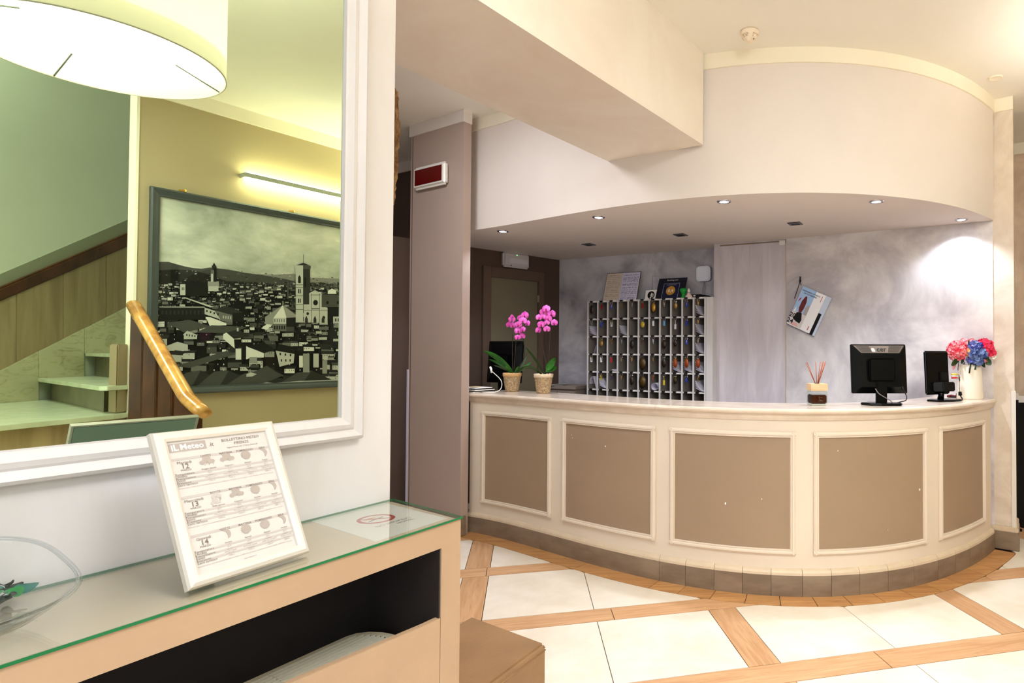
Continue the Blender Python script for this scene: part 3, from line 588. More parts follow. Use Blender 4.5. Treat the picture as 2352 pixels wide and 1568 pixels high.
def sun(x, y, s):
    c = pp_(x, y); disc(icon, (c[0], c[1], 0.0003), s, SM, n=18)
    for k in range(16):
        a = 2 * math.pi * k / 16; icon.add([SM @ Vector((c[0] + r_ * math.cos(a + d), c[1] + r_ * math.sin(a + d), 0.00032)) for r_, d in ((s * 1.03, -0.12), (s * 1.22, 0), (s * 1.03, 0.12))], [(0, 1, 2)])
rows = ('Temperatura', "Umidita'", 'Precipitazioni', 'Vento', 'Pressione', 'Zero termico')
for bi, (y, day, num, kinds) in enumerate(((0.130, 'Martedi', '12', 'RCSM'), (0.425, 'Mercoledi', '13', 'PCSM'), (0.715, 'Giovedi', '14', 'MSSM'))):
    rr(bands, 0.0, y, 1.0, y + 0.018, 0.0001)
    for x, s in ((0.33, 'NOTTE'), (0.53, 'MATTINA'), (0.73, 'POMERIGGIO'), (0.92, 'SERA')): tx(dark, s, x, y + 0.016, 0.0062, b=0.00008)
    tx(dark, day, 0.12, y + 0.048, 0.0088); tx(dark, num, 0.12, y + 0.085, 0.0150, b=0.0002); tx(dark, 'MARZO', 0.12, y + 0.104, 0.0058)
    for x, k in zip((0.33, 0.53, 0.73, 0.92), kinds):
        if k in 'RC': cloud(x, y + 0.05, 0.030)
        if k == 'R':
            for j in range(6): c = pp_(x - 0.05 + 0.02 * j, y + 0.078 + 0.008 * (j % 2)); rect(icon, c[0], c[1], c[0] + 0.0012, c[1] + 0.003, 0.0003, SM)
        if k == 'P': cloud(x, y + 0.035, 0.020, bands); cloud(x - 0.02, y + 0.082, 0.020, bands); moon(x + 0.01, y + 0.06, 0.007)
        if k == 'S': sun(x, y + 0.05, 0.0095)
        if k == 'M': moon(x - 0.01, y + 0.05, 0.0115)
        tx(dark, {'R': 'Pioggia debole', 'C': 'Coperto', 'S': 'Sereno', 'M': 'Sereno', 'P': 'Nubi sparse'}[k], x, y + 0.118, 0.0050)
    for j, r_ in enumerate(rows):
        if j % 2 == 0: rr(bands, 0.0, y + 0.122 + 0.0165 * j, 1.0, y + 0.136 + 0.0165 * j, 0.0001)
        tx(dark, r_, 0.01, y + 0.134 + 0.0165 * j, 0.0068, 'LEFT')
        for x, vals in ((0.33, ('10 C', '98 %', 'assenti', 'debole 5 km/h', '1011 mb', '1900 m')), (0.53, ('11 C', '94 %', 'assenti', 'N 5 km/h debole', '1014 mb', '2100 m')), (0.73, ('17 C', '68 %', 'assenti', 'moderato 17 km/h', '1015 mb', '1900 m')), (0.92, ('11 C', '81 %', 'assenti', 'debole 9 km/h', '1018 mb', '1800 m'))):
            tx(icon, vals[j], x, y + 0.133 + 0.0165 * j, 0.0042)
    tx(icon, 'Effettivo vento, i venti saranno prevalentemente deboli e soffieranno da Ovest con intensita di 7 km/h. Possibili raffiche fino a 10 km/h', 0.01, y + 0.236, 0.0036, 'LEFT')
tx(icon, 'www.ilmeteo.it', 0.5, 0.985, 0.0042)
finish(bands, 'printed_band', IK3, PS, 'world', kind='stuff'); finish(dark, 'printed_text', IK2, PS, 'world', kind='stuff'); finish(icon, 'weather_icon', IK1, PS, 'world', kind='stuff')

# ------------------------------------------------------------------ glass bowl with leaves
nb = 72; cs_, co_ = -1.062, 0.176; RIM = []
for k in range(nb):
    a = -math.pi + 2 * math.pi * k / nb; ca_, sa_ = math.cos(a), math.sin(a); g_ = (abs(ca_) ** 3.2 + abs(sa_) ** 3.2) ** (-1 / 3.2)
    s_, o_2 = cs_ + 0.208 * g_ * ca_, co_ + 0.164 * g_ * sa_; RIM.append((s_, o_2, 1.078 - 0.080 * (o_2 / 0.336)))
cen = LP + LD * cs_ + LN * co_
BO = thing('glass_bowl', 'large clear glass bowl with rounded square rim at the left end of the table', 'bowl', (cen.x, cen.y, 0.9487))
vs = []; lv = [(0.40, 0.0), (0.50, 0.01), (0.64, 0.10), (0.78, 0.32), (0.90, 0.66), (0.97, 0.92), (1.0, 1.0), (0.985, 1.03), (0.965, 0.95), (0.89, 0.70), (0.77, 0.38), (0.63, 0.16), (0.50, 0.08), (0.40, 0.07)]
for f, hz in lv:
    for k in range(nb):
        vs.append(lwp(cs_ + (RIM[k][0] - cs_) * f, co_ + (RIM[k][1] - co_) * f, 0.9495 + (RIM[k][2] - 0.9495) * hz))
mb = MB(); L_ = len(lv); mb.add(vs, [(i * nb + k, i * nb + (k + 1) % nb, (i + 1) * nb + (k + 1) % nb, (i + 1) * nb + k) for i in range(L_ - 1) for k in range(nb)] + [tuple(range(nb)), tuple(range((L_ - 1) * nb, L_ * nb))], smooth=True)
finish(mb, 'bowl_body', TGB, BO, 'world')
mb = MB(); rp_ = [lwp(*RIM[k % nb]) for k in range(nb + 1)]; mb.tube(rp_, 0.0042, 8); finish(mb, 'bowl_rim', thin_glass('rim glass', (0.93, 0.95, 0.96), 1.6), BO, 'world')
LF = thing('leaf_sprig', 'teal green glossy leaf sprig lying inside the clear glass bowl', 'leaves', (-1.21, 0.98, 0.957))
LFM = [mat('teal leaf', (40, 130, 118), 0.2, rgb2=(18, 84, 66), vs=30), mat('emerald leaf', (20, 130, 60), 0.2), mat('dark leaf', (22, 38, 24), 0.25)]
for px, py, r_, an, mi in ((62, 1347, 0.018, 20, 0), (8, 1352, 0.017, 160, 0), (30, 1358, 0.018, 100, 1), (32, 1345, 0.013, 60, 2), (12, 1340, 0.012, 200, 2), (8, 1378, 0.016, -40, 2), (-20, 1365, 0.018, 10, 1), (-25, 1345, 0.017, 170, 0), (-5, 1368, 0.015, 250, 0), (22, 1368, 0.013, -60, 2)):
    zc = 0.975; q = onz(px, py, zc); mb = MB(); n = 12; Mx = Matrix.Translation((q.x, q.y, zc)) @ Matrix.Rotation(R(an), 4, 'Z') @ Matrix.Rotation(R(28), 4, 'X')
    vs = [Mx @ Vector((r_ * math.cos(2 * math.pi * k / n), r_ * 0.72 * math.sin(2 * math.pi * k / n), 0.004 * math.cos(4 * math.pi * k / n))) for k in range(n)] + [Mx @ Vector((0, 0, -0.003))]
    mb.add(vs, [(k, (k + 1) % n, n) for k in range(n)], smooth=True); finish(mb, 'leaf', LFM[mi], LF, 'world')
a = onz(-20, 1370, 0.972); c = onz(62, 1352, 0.968); mb = MB(); mb.tube([V3(a.x, a.y, 0.966), V3((a.x + c.x) / 2, (a.y + c.y) / 2 - 0.004, 0.962), V3(c.x, c.y, 0.968)], 0.0018, 6); q = onz(31, 1333, 0.985); r2 = onz(10, 1352, .970); mb.tube([V3(r2.x, r2.y, .968), V3(q.x, q.y, .986)], 0.0016, 6); finish(mb, 'stem', LFM[2], LF, 'world')

# ------------------------------------------------------------------ leather ottoman
oc = onz(1257, 1475, 0.42); od = Vector((0.39, 0.92)).normalized(); on = Vector((-od.y, od.x))
OT = thing('ottoman', 'square brown leatherette ottoman on the tiles right of the radiator cover', 'ottoman', (oc.x - 0.35 * od.x + on.x * .22, oc.y - 0.22 * od.y, 0))
k2 = Vector((-0.84, 0.545)).normalized()
P = [oc, oc + k2 * 0.40, oc + k2 * 0.40 - od * 0.37, oc - od * 0.37]
cP = sum(P, Vector((0, 0))) / 4
mb = MB(); mb.prism(P, 0.03, 0.42); finish(mb, 'ottoman_body', LEAT, OT, 'world', bevel=0.014, seg=3)
mb = MB(); q = [V3(p.x, p.y, 0.400) for p in [p + (cP - p) * -0.002 for p in P]]
for i in range(4): mb.tube([q[i].lerp(q[(i + 1) % 4], 0.03), q[i].lerp(q[(i + 1) % 4], 0.97)], 0.0022, 6)
finish(mb, 'piping', LEAT, OT, 'world')
for p in P:
    q = p + (sum(P, Vector((0, 0))) / 4 - p) * 0.18; mb = MB(); mb.lathe([(0.02, 0), (0.024, 0.03)], 12, (q.x, q.y, 0)); finish(mb, 'foot', BLKM, OT, 'world')

# ------------------------------------------------------------------ pendant lamps
SHD = mat('white lamp fabric', (250, 246, 232), 0.8); 
nt = SHD.node_tree; bs_ = nt.nodes['Principled BSDF']; tr_ = nt.nodes.new('ShaderNodeBsdfTranslucent'); tr_.inputs[0].default_value = (1, .97, .88, 1); mx = nt.nodes.new('ShaderNodeMixShader'); mx.inputs[0].default_value = 0.45
nt.links.new(bs_.outputs[0], mx.inputs[1]); nt.links.new(tr_.outputs[0], mx.inputs[2]); nt.links.new(mx.outputs[0], nt.nodes['Material Output'].inputs[0])
BULB = mat('lit bulb', (255, 240, 214), 0.4, emit=14.0)
DIFU = mat('lit lamp diffuser', (255, 250, 240), 0.5, emit=4.0)
lc = refl((-2.109, 2.191, 0)); spk = []
for p_ in ((125, 176), (500, 213)):
    q_ = onz(*p_, 2.5); q_ = refl((q_.x, q_.y, 2.5)); spk.append(math.atan2(q_.y - lc.y, q_.x - lc.x))
spk.append(spk[0] - (spk[1] - spk[0]))
def pendant(x, y, label, power):
    t = thing('pendant_lamp', label, 'pendant lamp', (x, y, 2.5), 0, 'drum pendant lamps')
    Rr = 0.3716; mb = MB(); mb.lathe([(Rr, 0.0), (Rr, 0.40), (Rr - 0.003, 0.40), (Rr - 0.003, 0.0)], 72, close=False)
    n = 72; mb.bm.verts.ensure_lookup_table(); finish(mb, 'lamp_shade', SHD, t)
    for z in (0.002, 0.398):
        mb = MB(); mb.tube([(Rr * math.cos(2 * math.pi * k / 72), Rr * math.sin(2 * math.pi * k / 72), z) for k in range(73)], 0.003, 6); finish(mb, 'rim_ring', SATW, t)
    mb = MB(); mb.lathe([(0.0, 0.075), (Rr - 0.004, 0.075), (Rr - 0.004, 0.078), (0.0, 0.078)], 48, close=False); finish(mb, 'lamp_diffuser', DIFU, t)
    for a in spk:
        mb = MB(); mb.tube([((Rr - .15) * math.cos(a), (Rr - .15) * math.sin(a), 0.06), ((Rr - .002) * math.cos(a), (Rr - .002) * math.sin(a), 0.004)], 0.003, 6); finish(mb, 'spoke', mat('grey wire', (120, 124, 120), 0.5), t)
    mb = MB(); mb.lathe([(0.03, 0.085), (0.03, 0.16), (0.012, 0.17)], 16); finish(mb, 'lamp_holder', WHIT, t)
    for k in range(3):
        a = 2 * math.pi * k / 3 + 0.5; mb = MB(); mb.ball((0.13 * math.cos(a), 0.13 * math.sin(a), 0.2), 0.035, 12, 8); finish(mb, 'light_bulb', BULB, t)
    mb = MB(); mb.tube([(0, 0, 0.17), (0, 0, 0.80)], 0.004, 6); finish(mb, 'cord', WHIT, t)
    mb = MB(); mb.lathe([(0.0, 0.79), (0.05, 0.795), (0.055, 0.83)], 20); finish(mb, 'ceiling_rose', WHIT, t)
    light('pendant_light', 'POINT', (x, y, 2.72), power, WARM, shadow_soft_size=0.12)
pendant(lc.x, lc.y, 'large white drum pendant lamp seen lit in the mirror at the upper left', 38)
pendant(2.72, 3.15, 'large white drum pendant lamp hanging on the right side of the lobby near the counter', 27)

# ------------------------------------------------------------------ mirror side: staircase, banister, panelling
TRAV = mat('brown travertine panel', (178, 154, 120), 0.5, rgb2=(150, 126, 94), vs=1.6, stretch=(6, 6, 0.6), dist=0.4)
MARB = mat('veined beige marble', (206, 198, 164), 0.35, rgb2=(168, 156, 118), vs=5, stretch=(1, 1, 2), dist=2.5, det=8, lo=0.25, hi=0.5)
TRED = mat('pale polished marble tread', (206, 212, 186), 0.18, rgb2=(190, 196, 168), vs=6)
RISR = mat('grey brown marble riser', (128, 118, 96), 0.4, rgb2=(108, 100, 80), vs=5)
DKWD = mat('dark stained wood', (92, 52, 24), 0.35, rgb2=(56, 32, 14), vs=6, stretch=(1, 1, 0.4))
HNWD = mat('honey varnished wood', (206, 150, 78), 0.25, rgb2=(166, 104, 44), vs=6, stretch=(2, 2, 1), coat=0.4)
SWd = (0.0, 1.0)
def swq(px, py, o=0.0): q = onpl(px, py, (-5.5 + o, 0), SWd); return q
ST = thing('staircase', 'marble winder staircase seen in the mirror behind the white wall end', 'stairs', tuple(refl(V3(-4.4, 4.4, 0))))
def slab(poly, z0, z1, name, m, parent, bev=0.0):
    mb = MB(); mb.ext([(x, y, z0) for x, y in poly], (0, 0, z1 - z0)); return finish(mb, name, m, parent, 'mir', bevel=bev)
f2 = lambda px, py, z: tuple(onz(px, py, z))
A0, A1 = f2(0, 977, 1.0), f2(262, 952, 1.0)
ad = ((A1[0] - A0[0]), (A1[1] - A0[1])); 
slab([(A0[0] - ad[0] * 1.2, A0[1] - ad[1] * 1.2), A1, (A1[0] - 0.02, A1[1] + 0.2), (-5.468, 5.6), (-5.468, 2.4), (-4.4, 2.4)], 0.968, 1.0, 'tread', TRED, ST, 0.003)
slab([(A0[0] - ad[0] * 1.2 - 0.03, A0[1] - ad[1] * 1.2), (A1[0] - 0.035, A1[1] - 0.01), (A1[0] - 0.06, A1[1] + 0.2), (-5.468, 5.55), (-5.468, 2.4), (-4.4, 2.45)], 0.83, 0.968, 'riser', TRAV, ST)
slab([(A0[0] - ad[0] * 1.2 + 0.25, A0[1] - ad[1] * 1.2 - 0.1), (A1[0] + 0.10, A1[1] - 0.02), (A1[0], A1[1] + 0.1), (-5.4, 5.4), (-5.4, 2.3)], 0.798, 0.83, 'tread', MARB, ST, 0.003)
slab([(A0[0] - ad[0] * 1.2 + 0.22, A0[1] - ad[1] * 1.2 - 0.1), (A1[0] + 0.07, A1[1] - 0.02), (A1[0], A1[1] + 0.1), (-5.4, 5.4), (-5.4, 2.3)], 0.0, 0.798, 'stair_base', TRAV, ST)
B0 = (-5.468, 5.19); B1 = f2(228, 887, 1.19); B2 = f2(247, 887, 1.19)
slab([B0, B1, B2, (B2[0] - 0.02, B2[1] + 0.5), (-5.468, 6.6)], 1.16, 1.19, 'tread', TRED, ST, 0.003)
P1 = (-5.468, 5.30); B1r = f2(238, 946, 1.0)
slab([P1, B1r, (B1r[0] + 0.02, B1r[1] + 0.3), (-5.468, 6.5)], 1.0, 1.16, 'riser', RISR, ST)
C0 = (-5.468, 5.60); C1 = (-4.55, 4.90)
slab([C0, C1, (-4.2, 4.9), (-4.2, 5.4), (-5.468, 7.2)], 1.375, 1.405, 'tread', TRED, ST, 0.003)
slab([(-5.468, 5.70), (-4.45, 4.98), (-4.2, 4.98), (-4.2, 5.4), (-5.468, 7.1)], 1.19, 1.375, 'riser', RISR, ST)
g0, g1 = aty(247, 950, 4.16), aty(267, 950, 4.13)
slab([(g0.x, g0.y), (g1.x, g1.y), (g1.x - 0.05, g1.y + 0.5), (g0.x - 0.06, g0.y + 0.5)], 1.0, aty(250, 790, 4.15).z, 'stringer', mat('brown plaster stringer', (150, 132, 104), 0.7), ST, 0.008)
PNL = thing('stair_wainscot', 'brown stone wainscot with marble skirting and dark rail climbing the stairwell wall', 'panelling', tuple(refl(V3(-5.45, 4.8, 0.9))))
def strip(x0, x1, ya0, ya1, yb0, yb1, name, m, th, bev=0.0):       # between two pixel columns, upper and lower edge heights
    P = [swq(x0, yb0), swq(x1, yb1), swq(x1, ya1), swq(x0, ya0)]
    mb = MB(); mb.ext(P, (th, 0, 0)); return finish(mb, name, m, PNL, 'mir', bevel=bev)
lin = lambda x, y0, y1, X=270.0: y0 + (y1 - y0) * x / X
XS = [-60, 32, 140, 239, 330]
for a, c in zip(XS, XS[1:]):
    strip(a + 0.6, c - 0.6, lin(a, 687, 573), lin(c, 687, 573), lin(a, 848, 713), lin(c, 848, 713), 'wainscot_panel', TRAV, 0.02, 0.002)
for a, c, y in ((-60, 82, 935), (82, 187, 870), (187, 330, 812)):
    strip(a + 0.6, c - 0.6, lin(a, 848, 713), lin(c, 848, 713), y, y, 'skirting_slab', MARB, 0.03, 0.002)
strip(-60, 330, lin(-60, 656, 542), lin(330, 656, 542), lin(-60, 687, 572), lin(330, 687, 572), 'wall_rail', DKWD, 0.05, 0.012)
strip(-60, 330, lin(-60, 628, 513), lin(330, 628, 513), lin(-60, 656, 542), lin(330, 656, 542), 'painted_band', mat('grey green band paint', (150, 150, 128), 0.7), 0.012)
BN = thing('banister', 'honey coloured wooden banister with dark board balusters seen in the mirror', 'banister', tuple(refl(V3(-3.2, 3.8, 0.3))))
h0, h1, h2 = aty(307, 700, 4.1), aty(430, 915, 3.5), aty(471, 950, 3.40)
hm = [h0.lerp(h1, t) for t in (0, .2, .4, .6, .8, .97)] + [h1.lerp(h2, t) for t in (0.1, 0.4, 0.7, 1.0)]
mb = MB(); mb.tube(hm, [0.036] * 9 + [0.03], 12, flat=1.15); finish(mb, 'handrail', HNWD, BN, 'mir')
for i, px in enumerate((310, 344, 380, 414, 445)):
    t = (px - 307) / 123.0; p = h0.lerp(h1, min(t, 1)); p = p + Vector((0, 0.012, -0.03)); wv = (h1 - h0); wv.z = 0; wv.normalize(); wv = Vector((0.97, 0.24, 0)) * 0.041
    n_ = Vector((0.02, 0.03, 0)); b_ = p.copy(); b_.z = 0.25
    mb = MB(); mb.ext([b_ - wv, b_ + wv, p + wv * 0.85 - V3(0, 0, .02), p - wv * 0.85 + V3(0, 0, .015)], n_); finish(mb, 'baluster', DKWD, BN, 'mir', bevel=0.003)

# ------------------------------------------------------------------ mirror side: framed city photograph and its picture light
FZ0, FZ1, FS0, FS1 = 1.113, 2.586, -1.357, 0.70
FR = thing('framed_photograph', 'wide black and white city rooftop photograph in a dark grey frame, seen in the mirror', 'picture', tuple(refl(pwp(-0.33, 0.0, FZ0))))
FRM = mat('slate grey frame paint', (66, 72, 72), 0.4); fwid = 0.058
prof = [(0.0, 0.0), (0.0, 0.030), (0.012, 0.036), (0.030, 0.030), (0.046, 0.022), (0.056, 0.022), (0.058, 0.004)]
cor = [(FS0, FZ0, 1, 1), (FS1, FZ0, -1, 1), (FS1, FZ1, -1, -1), (FS0, FZ1, 1, -1)]
for i in range(4):
    mb = MB(); vs = []
    for c in (cor[i], cor[(i + 1) % 4]): vs += [pwp(c[0] + c[2] * t, o, c[1] + c[3] * t) for t, o in prof]
    k = len(prof); mb.add(vs, [(j, j + 1, k + j + 1, k + j) for j in range(k - 1)]); finish(mb, 'frame_rail', FRM, FR, 'mir')
skm = mat('printed overcast sky', (226, 228, 216), 0.5, rgb2=(164, 170, 158), vs=2.0, stretch=(1, 1, 1.6), dist=0.25, det=6, lo=0.35, hi=0.6)
GR = [mat('print tone %d' % i, (g, g, int(g * 0.97)), 0.5, spec=0.2) for i, g in enumerate((14, 28, 46, 72, 104, 140, 180, 214))]
mb = MB(); mb.ext([pwp(FS0 + .03, 0.001, FZ0 + .03), pwp(FS1 - .03, 0.001, FZ0 + .03), pwp(FS1 - .03, 0.001, FZ1 - .03), pwp(FS0 + .03, 0.001, FZ1 - .03)], (PN.x * 0.002, PN.y * 0.002, 0)); BRD = finish(mb, 'print_board', skm, FR, 'mir')
PRT = MB(); lay = [0.0034]
LIMS = (FS0 + 0.056, FS1 - 0.056, FZ0 + 0.056, FZ1 - 0.056)
def cpt(cx, cy):
    px, py = 350 + cx / 3.564, 480 + cy / 3.564; q = onpl(px, py, PV, PD); s = (q.x - PV.x) * PD.x + (q.y - PV.y) * PD.y
    return min(max(s, LIMS[0]), LIMS[1]), min(max(q.z, LIMS[2]), LIMS[3])
def city(pts, g):
    q = [cpt(*p) for p in pts]
    if max(p[0] for p in q) - min(p[0] for p in q) < 0.0005 or max(p[1] for p in q) - min(p[1] for p in q) < 0.0005: return
    lay[0] += 0.0000022; PRT.add([pwp(s, lay[0], z) for s, z in q], [tuple(range(len(q)))], g)
def cr_(x0, y0, x1, y1, g): city([(x0, y0), (x1, y0), (x1, y1), (x0, y1)], g)
rc = random.Random(11)
city([(860, 530), (1000, 538), (1150, 528), (1290, 560), (1530, 570), (2000, 560), (2700, 590), (2700, 700), (860, 700)], 5)
city([(30, 430), (130, 432), (200, 452), (260, 468), (330, 482), (400, 488), (470, 478), (620, 495), (750, 520), (860, 535), (1000, 556), (1100, 575), (1160, 590), (1290, 600), (1400, 602), (1530, 630), (1900, 640), (2700, 650), (2700, 900), (30, 900)], 3)
city([(30, 500), (150, 495), (330, 500), (480, 540), (600, 590), (900, 600), (1200, 650), (2700, 700), (2700, 1500), (30, 1500)], 1)
for _ in range(260):
    x = rc.uniform(30, 2200); y = 500 + abs(rc.gauss(0, 1)) * 90 + max(0, x - 600) * 0.06; wv = rc.uniform(4, 16); city([(x, y), (x + wv, y + rc.uniform(-1, 2)), (x + wv, y + wv * .5), (x, y + wv * .45)], rc.choice((0, 2, 2, 4, 5, 6)))
def house(x, y, wv, hv, k):
    roof = rc.choice((1, 2, 2, 3)); wl = rc.choice((7, 6, 6, 5, 4, 3, 2)); sk = rc.uniform(-0.35, 0.35) * wv; dp = hv * rc.uniform(0.35, 0.8)
    city([(x, y), (x + wv, y - sk * 0.12), (x + wv + sk, y - dp), (x + sk, y - dp + sk * 0.1)], roof)
    city([(x, y), (x + wv, y - sk * 0.12), (x + wv, y + hv), (x, y + hv)], wl)
    city([(x + wv, y - sk * .12), (x + wv + abs(sk) * 0.6 + 4, y - dp * 0.5), (x + wv + abs(sk) * 0.6 + 4, y + hv * 0.7), (x + wv, y + hv)], 0)
    if hv > 22 and wl > 4:
        nx = int(wv / 16)
        for i in range(nx):
            for j in range(max(1, int(hv / 26))):
                if rc.random() < 0.75: xx = x + wv * (i + 0.35) / nx; yy = y + 8 + j * 22; cr_(xx, yy, xx + 5, yy + 9, 2)
y = 610.0
while y < 1430:
    k = (y - 560) / 880; x = 20.0
    while x < 2300:
        wv = rc.uniform(14, 42) * (0.6 + 3.0 * k); hv = wv * rc.uniform(0.25, 0.6)
        if rc.random() < 0.55: house(x, y + rc.uniform(-8, 8) * (1 + 2 * k), wv, hv, k)
        if rc.random() < 0.7: xx = x + rc.uniform(0, wv); s_ = 3 + 5 * k; cr_(xx, y - 10, xx + s_, y - 10 + s_ * rc.uniform(.6, 2), rc.choice((5, 6, 7)))
        x += wv * rc.uniform(0.7, 1.5)
    y += 13 + 42 * k
for x in (330, 560, 800, 1240, 1700, 2000): city([(x - 260, 1500), (x - 60, 1330 + (x % 7) * 9), (x + 60, 1320), (x + 230, 1400), (x + 260, 1500)], 2); city([(x - 60, 1330 + (x % 7) * 9), (x + 60, 1320), (x - 10, 1500), (x - 200, 1500)], 3)
# landmarks: slim tower, octagonal domed hall, striped bell tower and gabled front
cr_(222, 615, 265, 705, 6); cr_(236, 640, 242, 665, 1); cr_(250, 640, 256, 665, 1); cr_(265, 600, 450, 712, 1)
cr_(448, 592, 540, 632, 5); cr_(452, 632, 536, 672, 6); cr_(474, 530, 496, 595, 6); cr_(494, 470, 520, 595, 1); cr_(474, 500, 500, 530, 4); cr_(482, 462, 516, 484, 2); city([(488, 462), (500, 438), (512, 462)], 1)
cr_(50, 800, 425, 905, 1); city([(50, 796), (420, 798), (425, 808), (50, 806)], 5)
for i in range(11): cr_(70 + i * 33, 830, 84 + i * 33, 862, 2)
city([(240, 722), (262, 722), (500, 800), (470, 806)], 6)
city([(422, 806), (560, 850), (560, 905), (422, 860)], 6); city([(500, 825), (590, 790), (740, 845), (650, 870)], 2); city([(500, 828), (650, 868), (650, 930), (560, 915)], 4); cr_(650, 850, 742, 925, 1)
for i in range(4): cr_(435 + i * 30, 826 + i * 9, 447 + i * 30, 842 + i * 9, 1); cr_(572 + i * 20, 872 + i * 2, 580 + i * 20, 895 + i * 2, 6)
city([(430, 882), (470, 885), (600, 935), (600, 950), (465, 957)], 7); city([(125, 930), (300, 905), (470, 960), (250, 1010)], 3); city([(350, 1010), (480, 950), (770, 965), (650, 1015)], 3)
city([(280, 995), (362, 1030), (360, 1065), (252, 1065), (252, 1020)], 6)
for i in range(4): cr_(272 + i * 22, 1022 + i * 3, 281 + i * 22, 1038 + i * 3, 1)
city([(574, 1025), (600, 1010), (662, 1060), (668, 1140), (574, 1060)], 7); city([(600, 1010), (690, 985), (800, 1040), (662, 1062)], 2); cr_(686, 972, 700, 1000, 6)
cr_(676, 1142, 722, 1232, 7); cr_(722, 1130, 762, 1230, 1); city([(762, 1120), (780, 1130), (908, 1178), (905, 1215), (800, 1215), (762, 1230)], 7); city([(780, 1128), (900, 1085), (1000, 1150), (908, 1180)], 1); cr_(790, 1210, 850, 1262, 5)
city([(1003, 1158), (1158, 1185), (1150, 1260), (1035, 1290), (1020, 1220)], 6); city([(1003, 1158), (1030, 1105), (1170, 1130), (1158, 1186)], 1)
for i in range(3): cr_(1035 + i * 42, 1176 + i * 5, 1048 + i * 42, 1195 + i * 5, 2); cr_(1045 + i * 36, 1228, 1056 + i * 36, 1248, 2)
cr_(1228, 1182, 1280, 1335, 5); cr_(1312, 1182, 1356, 1292, 6); cr_(1386, 1236, 1425, 1345, 5); cr_(1196, 1200, 1226, 1296, 7); cr_(1280, 1180, 1312, 1300, 0); cr_(1356, 1190, 1386, 1300, 0)
city([(85, 1130), (200, 1085), (285, 1110), (285, 1160), (100, 1160)], 6); city([(130, 1190), (235, 1195), (232, 1250), (140, 1250)], 6); city([(130, 1190), (180, 1155), (275, 1165), (235, 1196)], 2)
city([(180, 1285), (600, 1160), (680, 1185), (300, 1300)], 3); city([(640, 1430), (930, 1280), (1070, 1360), (900, 1430)], 3); city([(930, 1280), (1070, 1360), (1000, 1330)], 2); city([(764, 1350), (800, 1335), (850, 1350), (810, 1370), (764, 1372)], 6)
cr_(918, 880, 986, 942, 5); cr_(986, 888, 1090, 940, 6); cr_(1090, 880, 1192, 962, 1); city([(918, 882), (1062, 786), (985, 892)], 5); city([(985, 892), (1062, 786), (1092, 890)], 7); city([(1092, 890), (1062, 786), (1150, 850), (1192, 884)], 5)
cr_(978, 940, 1090, 1000, 4); city([(886, 975), (930, 942), (978, 945), (930, 990)], 7); cr_(1056, 752, 1070, 790, 4)
for i in range(5): cr_(990 + i * 20, 955, 1001 + i * 20, 985, 1); cr_(994 + i * 19, 900, 1000 + i * 19, 925, 3)
cr_(1095, 585, 1110, 735, 3)
cr_(1168, 488, 1228, 928, 6); cr_(1228, 488, 1286, 800, 2); city([(1163, 458), (1292, 466), (1292, 492), (1163, 488)], 6); city([(1228, 462), (1292, 466), (1288, 492), (1228, 490)], 3); city([(1172, 460), (1231, 440), (1288, 464)], 2); cr_(1229, 372, 1233, 445, 3)
for yy in (540,): city([(1187, 606), (1187, 560), (1198, 540), (1210, 560), (1210, 606)], 1)
for yy in (655, 733): cr_(1187, yy, 1196, yy + 34, 1); cr_(1200, yy, 1209, yy + 34, 1)
for yy in (618, 640, 708, 780, 820): cr_(1168, yy, 1228, yy + 4, 3)
cr_(1240, 560, 1252, 640, 0)
city([(1278, 688), (1326, 664), (1380, 692), (1380, 806), (1428, 806), (1428, 932), (1234, 926), (1232, 780), (1278, 780)], 6)
cc = lambda x, y, r, g: city([(x + r * math.cos(t * .628), y + r * 1.15 * math.sin(t * .628)) for t in range(10)], g)
cc(1330, 766, 20, 1); cc(1266, 856, 11, 1); cc(1397, 888, 12, 1); cr_(1296, 812, 1366, 820, 3); cr_(1288, 700, 1372, 706, 4)
for x in (1255, 1325, 1392): city([(x - 12, 930), (x - 12, 900), (x, 872), (x + 12, 900), (x + 12, 930)], 2)
cr_(1234, 826, 1428, 830, 3); cr_(1294, 690, 1299, 928, 4); cr_(1360, 690, 1365, 928, 4)
cr_(1380, 700, 1900, 802, 3); cr_(1428, 802, 1900, 932, 1); city([(1380, 700), (1420, 680), (1900, 680), (1900, 704)], 2); cc(1428, 766, 12, 1); cc(1515, 766, 12, 1); city([(1430, 694), (1430, 672), (1464, 650), (1500, 672), (1500, 694)], 7)
cr_(1474, 880, 1600, 935, 6); cr_(1490, 895, 1500, 920, 1); cr_(1512, 895, 1522, 920, 1)
# pale torn edge of the print along the bottom
city([(200, 1472), (310, 1450), (330, 1448), (380, 1462), (700, 1440), (900, 1425), (930, 1416), (990, 1425), (1200, 1405), (1240, 1405), (1500, 1395), (2300, 1370), (2300, 1480), (200, 1500)], 6)
finish(PRT, 'city_print', GR, BRD, 'mir', kind='stuff')
mb = MB(); mb.ext([pwp(FS0 + .05, 0.0085, FZ0 + .05), pwp(FS1 - .05, 0.0085, FZ0 + .05), pwp(FS1 - .05, 0.0085, FZ1 - .05), pwp(FS0 + .05, 0.0085, FZ1 - .05)], (PN.x * 0.001, PN.y * 0.001, 0)); finish(mb, 'glazing', thin_glass('picture glass', (1, 1, 1), 1.35), FR, 'mir')
for s in (-1.17, -0.42):
    mb = MB(); q = pwp(s, 0.012, FZ1 + 0.012); mb.box((q.x, q.y, q.z), (0.05, 0.02, 0.016)); finish(mb, 'hanging_bracket', BRAS, FR, 'mir', bevel=0.004)
